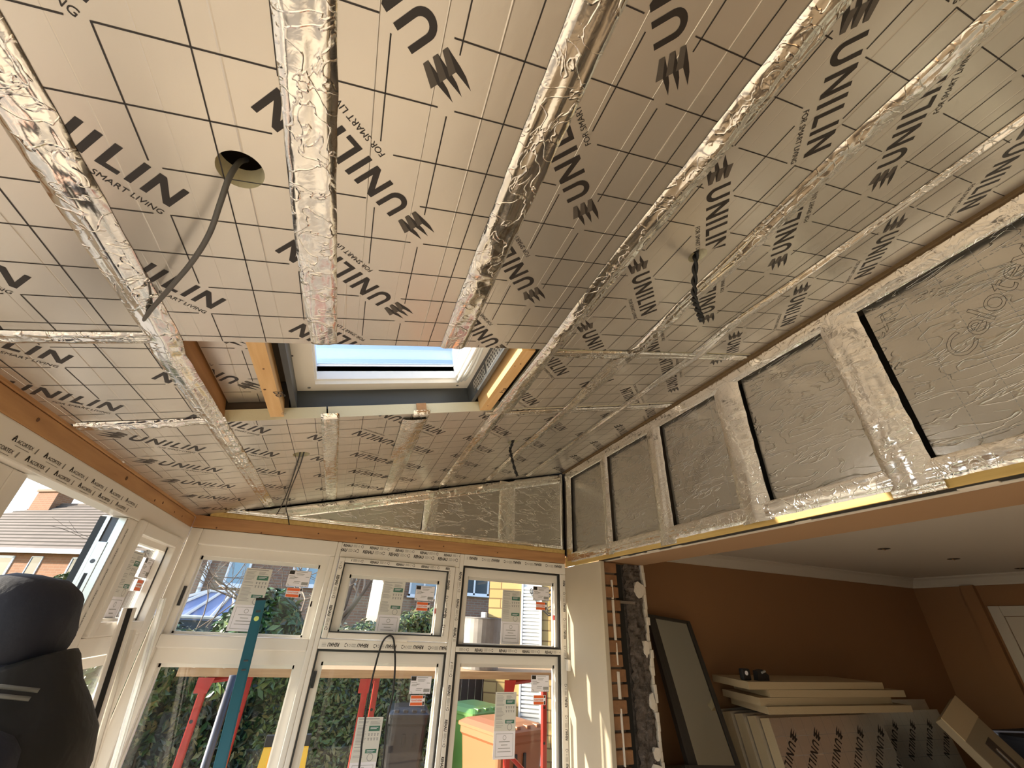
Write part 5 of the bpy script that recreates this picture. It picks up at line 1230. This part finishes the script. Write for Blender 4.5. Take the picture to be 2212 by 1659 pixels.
bin_('green wheelie bin behind the brown bin', (1.72, 5.72), .45, 'bin_green', 1.07, .52, .58)
bin_('black bin standing against the bushy hedge', (.98, 5.75), -.1, 'bin_black', 1.05, .42, .5)

# ------------------------------------------------------------------ houses
def uvquad(b, O, U, V, w, h, m):     # brick faced quad with real size UVs
    O, U, V = Vector(O), Vector(U), Vector(V)
    b.face([O, O + U * w, O + U * w + V * h, O + V * h], m, [(0, 0), (w, 0), (w, h), (0, h)])
def walls(T, x0, x1, y0, y1, z0, z1, m):
    b = MB(T); uvquad(b, (x0, y0, z0), (1, 0, 0), (0, 0, 1), x1 - x0, z1 - z0, 0); uvquad(b, (x1, y0, z0), (0, 1, 0), (0, 0, 1), y1 - y0, z1 - z0, 0)
    uvquad(b, (x1, y1, z0), (-1, 0, 0), (0, 0, 1), x1 - x0, z1 - z0, 0); uvquad(b, (x0, y1, z0), (0, -1, 0), (0, 0, 1), y1 - y0, z1 - z0, 0); return b
def win_(T, t, x0, x1, z0, z1, y, f='fascia', g='window_dark', bars=1):
    b = MB(T); e = .06 * max(1, (x1 - x0) / 1.2)
    b.box(x0, x1, y - .05, y + .02, z0, z0 + e); b.box(x0, x1, y - .05, y + .02, z1 - e, z1); b.box(x0, x0 + e, y - .05, y + .02, z0, z1); b.box(x1 - e, x1, y - .05, y + .02, z0, z1)
    for k in range(bars): xx = x0 + (x1 - x0) * (k + 1) / (bars + 1); b.box(xx - e / 2, xx + e / 2, y - .05, y + .02, z0, z1)
    b.box(x0 - .05, x1 + .05, y - .10, y + .02, z0 - .05, z0)
    fo = b.build('window', f, t)
    b = MB(T); b.box(x0 + e, x1 - e, y - .015, y - .005, z0 + e, z1 - e); b.build('pane', g, fo)
def tiles(b, O, U, V, w, h, gauge=.33, m=0):
    """courses of roof tiles, each stepped over the next"""
    O, U, V = Vector(O), Vector(U).normalized(), Vector(V).normalized(); N = U.cross(V)
    n = int(h / gauge)
    for k in range(n):
        p = O + V * gauge * k; b.face([p + N * .07, p + U * w + N * .07, p + U * w + V * gauge * 1.02 + N * .015, p + V * gauge * 1.02 + N * .015], m); b.face([p, p + U * w, p + U * w + N * .07, p + N * .07], m)
# far house seen through the open door
Q = Vector((-15.85, 36.7, GZ)); T1 = Matrix(((.857, .516, 0, Q.x), (-.516, .857, 0, Q.y), (0, 0, 1, GZ), (0, 0, 0, 1)))
h1 = thing('house', 'sunlit brick house with brown tiled roof and chimney seen through the open door', 'house', Q)
walls(T1, -24.5, 4, 0, 8.8, 0, 4.75, 0).build('wall', 'brick_far', h1)
b = MB(T1); zt = 4.75; rl = math.hypot(4.4, 3.5); vv = (0, 4.4, 3.5)
nc_ = 15
for side in (0, 1):
    for k in range(nc_):
        u0, u1 = k / nc_, (k + 1.05) / nc_
        def rp(x, u, lift): yy = -.35 + 4.75 * u; return (x, yy if side == 0 else 8.8 - yy + .35 - .35, zt + 4.15 * u + lift)
        xa, xb = -25 + 12.2 * u0, -25 + 12.2 * min(u1, 1)
        b.face([rp(xa, u0, .09), rp(4.6, u0, .09), rp(4.6, u1, .0), rp(xb, u1, .0)]); b.face([rp(xa, u0, -.05), rp(4.6, u0, -.05), rp(4.6, u0, .09), rp(xa, u0, .09)], 1)
b.face([(-25, -.35, zt), (-12.8, 4.4, zt + 4.15), (-25, 9.15, zt)]); b.face([(4.6, -.35, zt), (4.6, 4.4, zt + 4.15), (4.6, 9.15, zt)]); b.tube([(-12.8, 4.4, zt + 4.17), (4.6, 4.4, zt + 4.17)], .12, 0, 8); b.build('roof', ['tile_roof', 'tile_gap'], h1)
b = MB(T1); b.box(-24.9, 4.5, -.55, -.33, zt - .22, zt + .06); b.build('gutter', 'fascia', h1)
uv = walls(T1, -14.2, -11.95, 3.7, 5.0, zt + 2.6, zt + 5.1, 0)
ch = uv.build('chimney', 'brick_far', h1); b = MB(T1); b.box(-14.3, -11.85, 3.6, 5.1, zt + 5.1, zt + 5.3); b.tube([(-12.7, 4.3, zt + 5.3), (-12.7, 4.3, zt + 5.85)], .25, 0, 10); b.build('chimney_pot', 'brick_far', ch)
for x0, x1, bars in ((-9.2, -6.2, 1), (-4.75, -3.75, 0), (-1.3, .6, 1)): win_(T1, h1, x0, x1, 2.95, 4.38, 0, bars=bars)
# big magnolia-like bush by that house
t = thing('laurel_bush', 'yellow green bush in front of the far sunlit house', 'bush', (-4.6, 10.6, GZ))
def lf3_(rn):
    d_ = Vector((rn.gauss(0, 1), rn.gauss(0, 1), rn.gauss(0, 1))).normalized(); return Vector((-4.55 + d_.x * .62, 10.6 + d_.y * .5, 1.45 + d_.z * .72)) , d_
leaf_cloud(1300, lf3_, .085, 3, 41).build('foliage', ['leaf_d', 'leaf_b', 'leaf_a'], t)
b = MB(); b.tube([(-4.55, 10.6, GZ - .03), (-4.55, 10.6, 1.2)], .06, 0, 8); b.build('stem', 'bark', t)
# brick houses behind the far windows
I4 = Matrix.Identity(4)
h2 = thing('house', 'shaded brick house with white downpipe behind the left top window', 'house', (-3, 17, GZ))
walls(I4, -4.9, .88, 15, 21, GZ, 5.3, 0).build('wall', 'brick_house', h2)
b = MB(); b.tube([(-3.70, 14.93, 1.8), (-3.70, 14.93, 5.2)], .055, 0, 8); b.build('downpipe', 'fascia', h2)
win_(I4, h2, -3.20, -2.62, 2.28, 3.4, 15, g='window_blue', bars=0); win_(I4, h2, -1.5, -.7, 2.4, 3.4, 15, g='window_blue')
b = MB(); tiles(b, (-5.1, 14.8, 5.3), (1, 0, 0), (0, 3.2, 2.2), 6.1, 3.9); tiles(b, (-5.1, 21.2, 5.3), (1, 0, 0), (0, -3.2, 2.2), 6.1, 3.9); b.build('roof', 'tile_roof', h2)
b = MB(); b.tube([(.34, 14.93, 2.45), (.34, 14.93, 5.2)], .045, 0, 8); b.build('pale_pipe', 'white_slat', h2)
h3 = thing('house', 'shaded brick house with white windows behind the middle and right top windows', 'house', (5, 18, GZ))
walls(I4, 1.98, 9.5, 16, 22, GZ, 5.3, 0).build('wall', 'brick_house', h3)
win_(I4, h3, 2.18, 3.20, 2.36, 3.5, 16, f='fascia', g='window_blue'); win_(I4, h3, 3.95, 5.05, 2.52, 3.6, 16, f='fascia')
b = MB(); tiles(b, (1.8, 15.8, 5.3), (1, 0, 0), (0, 3.2, 2.2), 8, 3.9); tiles(b, (1.8, 22.2, 5.3), (1, 0, 0), (0, -3.2, 2.2), 8, 3.9); b.build('roof', 'tile_roof', h3)
# neighbour's conservatory
nc = thing('neighbour_conservatory', 'blue panelled conservatory roof with white bars in the garden behind', 'conservatory', (-2.4, 11, GZ))
A_, B_, C_, D_ = Vector((-3.5, 10, 1.53)), Vector((-1.78, 10, 1.53)), Vector((-2.09, 11.1, 1.99)), Vector((-2.55, 11.1, 1.99))
b = MB(); b.prism([A_, B_, C_, D_], (0, 0, -.03)); b.face([A_, D_, (-2.55, 12.6, 1.99), (-3.5, 12.6, 1.53)]); b.face([B_, C_, (-2.09, 12.6, 1.99), (-1.78, 12.6, 1.53)]); b.build('roof_panel', 'conservatory_blue', nc)
b = MB()
for p, q in ((A_, D_), (B_, C_), (C_, D_), (A_.lerp(B_, .28), D_.lerp(C_, .05)), (A_.lerp(B_, .55), D_.lerp(C_, .5)), (A_.lerp(B_, .80), D_.lerp(C_, .95)), (A_, B_)): b.tube([p + Vector((0, -.01, .02)), q + Vector((0, -.01, .02))], .030, 0, 6)
b.build('glazing_bar', 'white_slat', nc)
b = MB(); b.box(-3.45, -1.82, 10.02, 12.6, GZ, .75); b.build('dwarf_wall', 'fence_wood', nc); b = MB(); b.box(-3.42, -1.84, 10.04, 12.5, .75, 1.50); b.build('glazing', 'window_dark', nc)
# yellow block wall at an angle on the right
a_ = math.radians(34); TY = Matrix.Translation((2.50, 7.85, GZ)) @ Matrix.Rotation(-a_, 4, 'Z')
gy = thing('garage', 'sunlit yellow block garage with white slatted door behind the bins', 'garage', (3.5, 7.5, GZ))
b = walls(TY, 0, 4.0, 0, 3.0, 0, 4.2, 0); b.build('wall', 'block_yellow', gy)
dr = MB(TY); n = 44
for k in range(n): z = .12 + k * (2.34 / n); dr.box(.63, .93, -.035, -.010, z, z + 2.34 / n * .62)
dr.box(.60, .63, -.04, 0, .1, 2.5); dr.box(.93, .96, -.04, 0, .1, 2.5); dr.box(.63, .93, -.012, 0, .1, 2.5); dr.build('slatted_door', 'white_slat', gy)
b = MB(TY); b.box(1.42, 1.54, -.06, 0, 0, 4.2); b.build('corner_board', 'white_slat', gy); b = MB(TY); b.box(1.33, 1.42, -.02, 0, 0, 4.2); b.build('brick_edge', 'brick_orange', gy)
b = MB(TY)
def spiral(cx, cz, r, n=22, turns=1.4, ph=0, sg=1): return [(cx + sg * (r * (1 - .75 * k / n)) * math.cos(ph + turns * 2 * PI * k / n), -.05, cz + (r * (1 - .75 * k / n)) * math.sin(ph + turns * 2 * PI * k / n)) for k in range(n + 1)]
b.tube([(1.20, -.05, 1.95), (1.20, -.05, 2.45)], .010, 0, 6); b.tube([(.78, -.05, 2.33), (.95, -.05, 2.12), (1.08, -.05, 2.02), (1.17, -.05, 2.04)], .010, 0, 6)
b.tube(spiral(1.11, 2.09, .075), .008, 0, 6); b.tube(spiral(1.07, 2.33, .06, ph=1), .008, 0, 6); b.tube(spiral(.80, 2.38, .05, ph=2), .008, 0, 6); b.tube([(.78, -.05, 2.36), (1.20, -.05, 2.42)], .010, 0, 6)
o = b.build('hanging_basket_bracket', 'black', smooth=True); tag(o, 'black scrolled iron bracket on the yellow block wall', 'bracket')
b = MB(TY); b.box(-.10, -.02, -.09, .0, 1.93, 2.03, 0, .01); tag(b.build('wall_lamp', 'white_slat'), 'small pale box lamp on the left edge of the yellow wall', 'lamp')
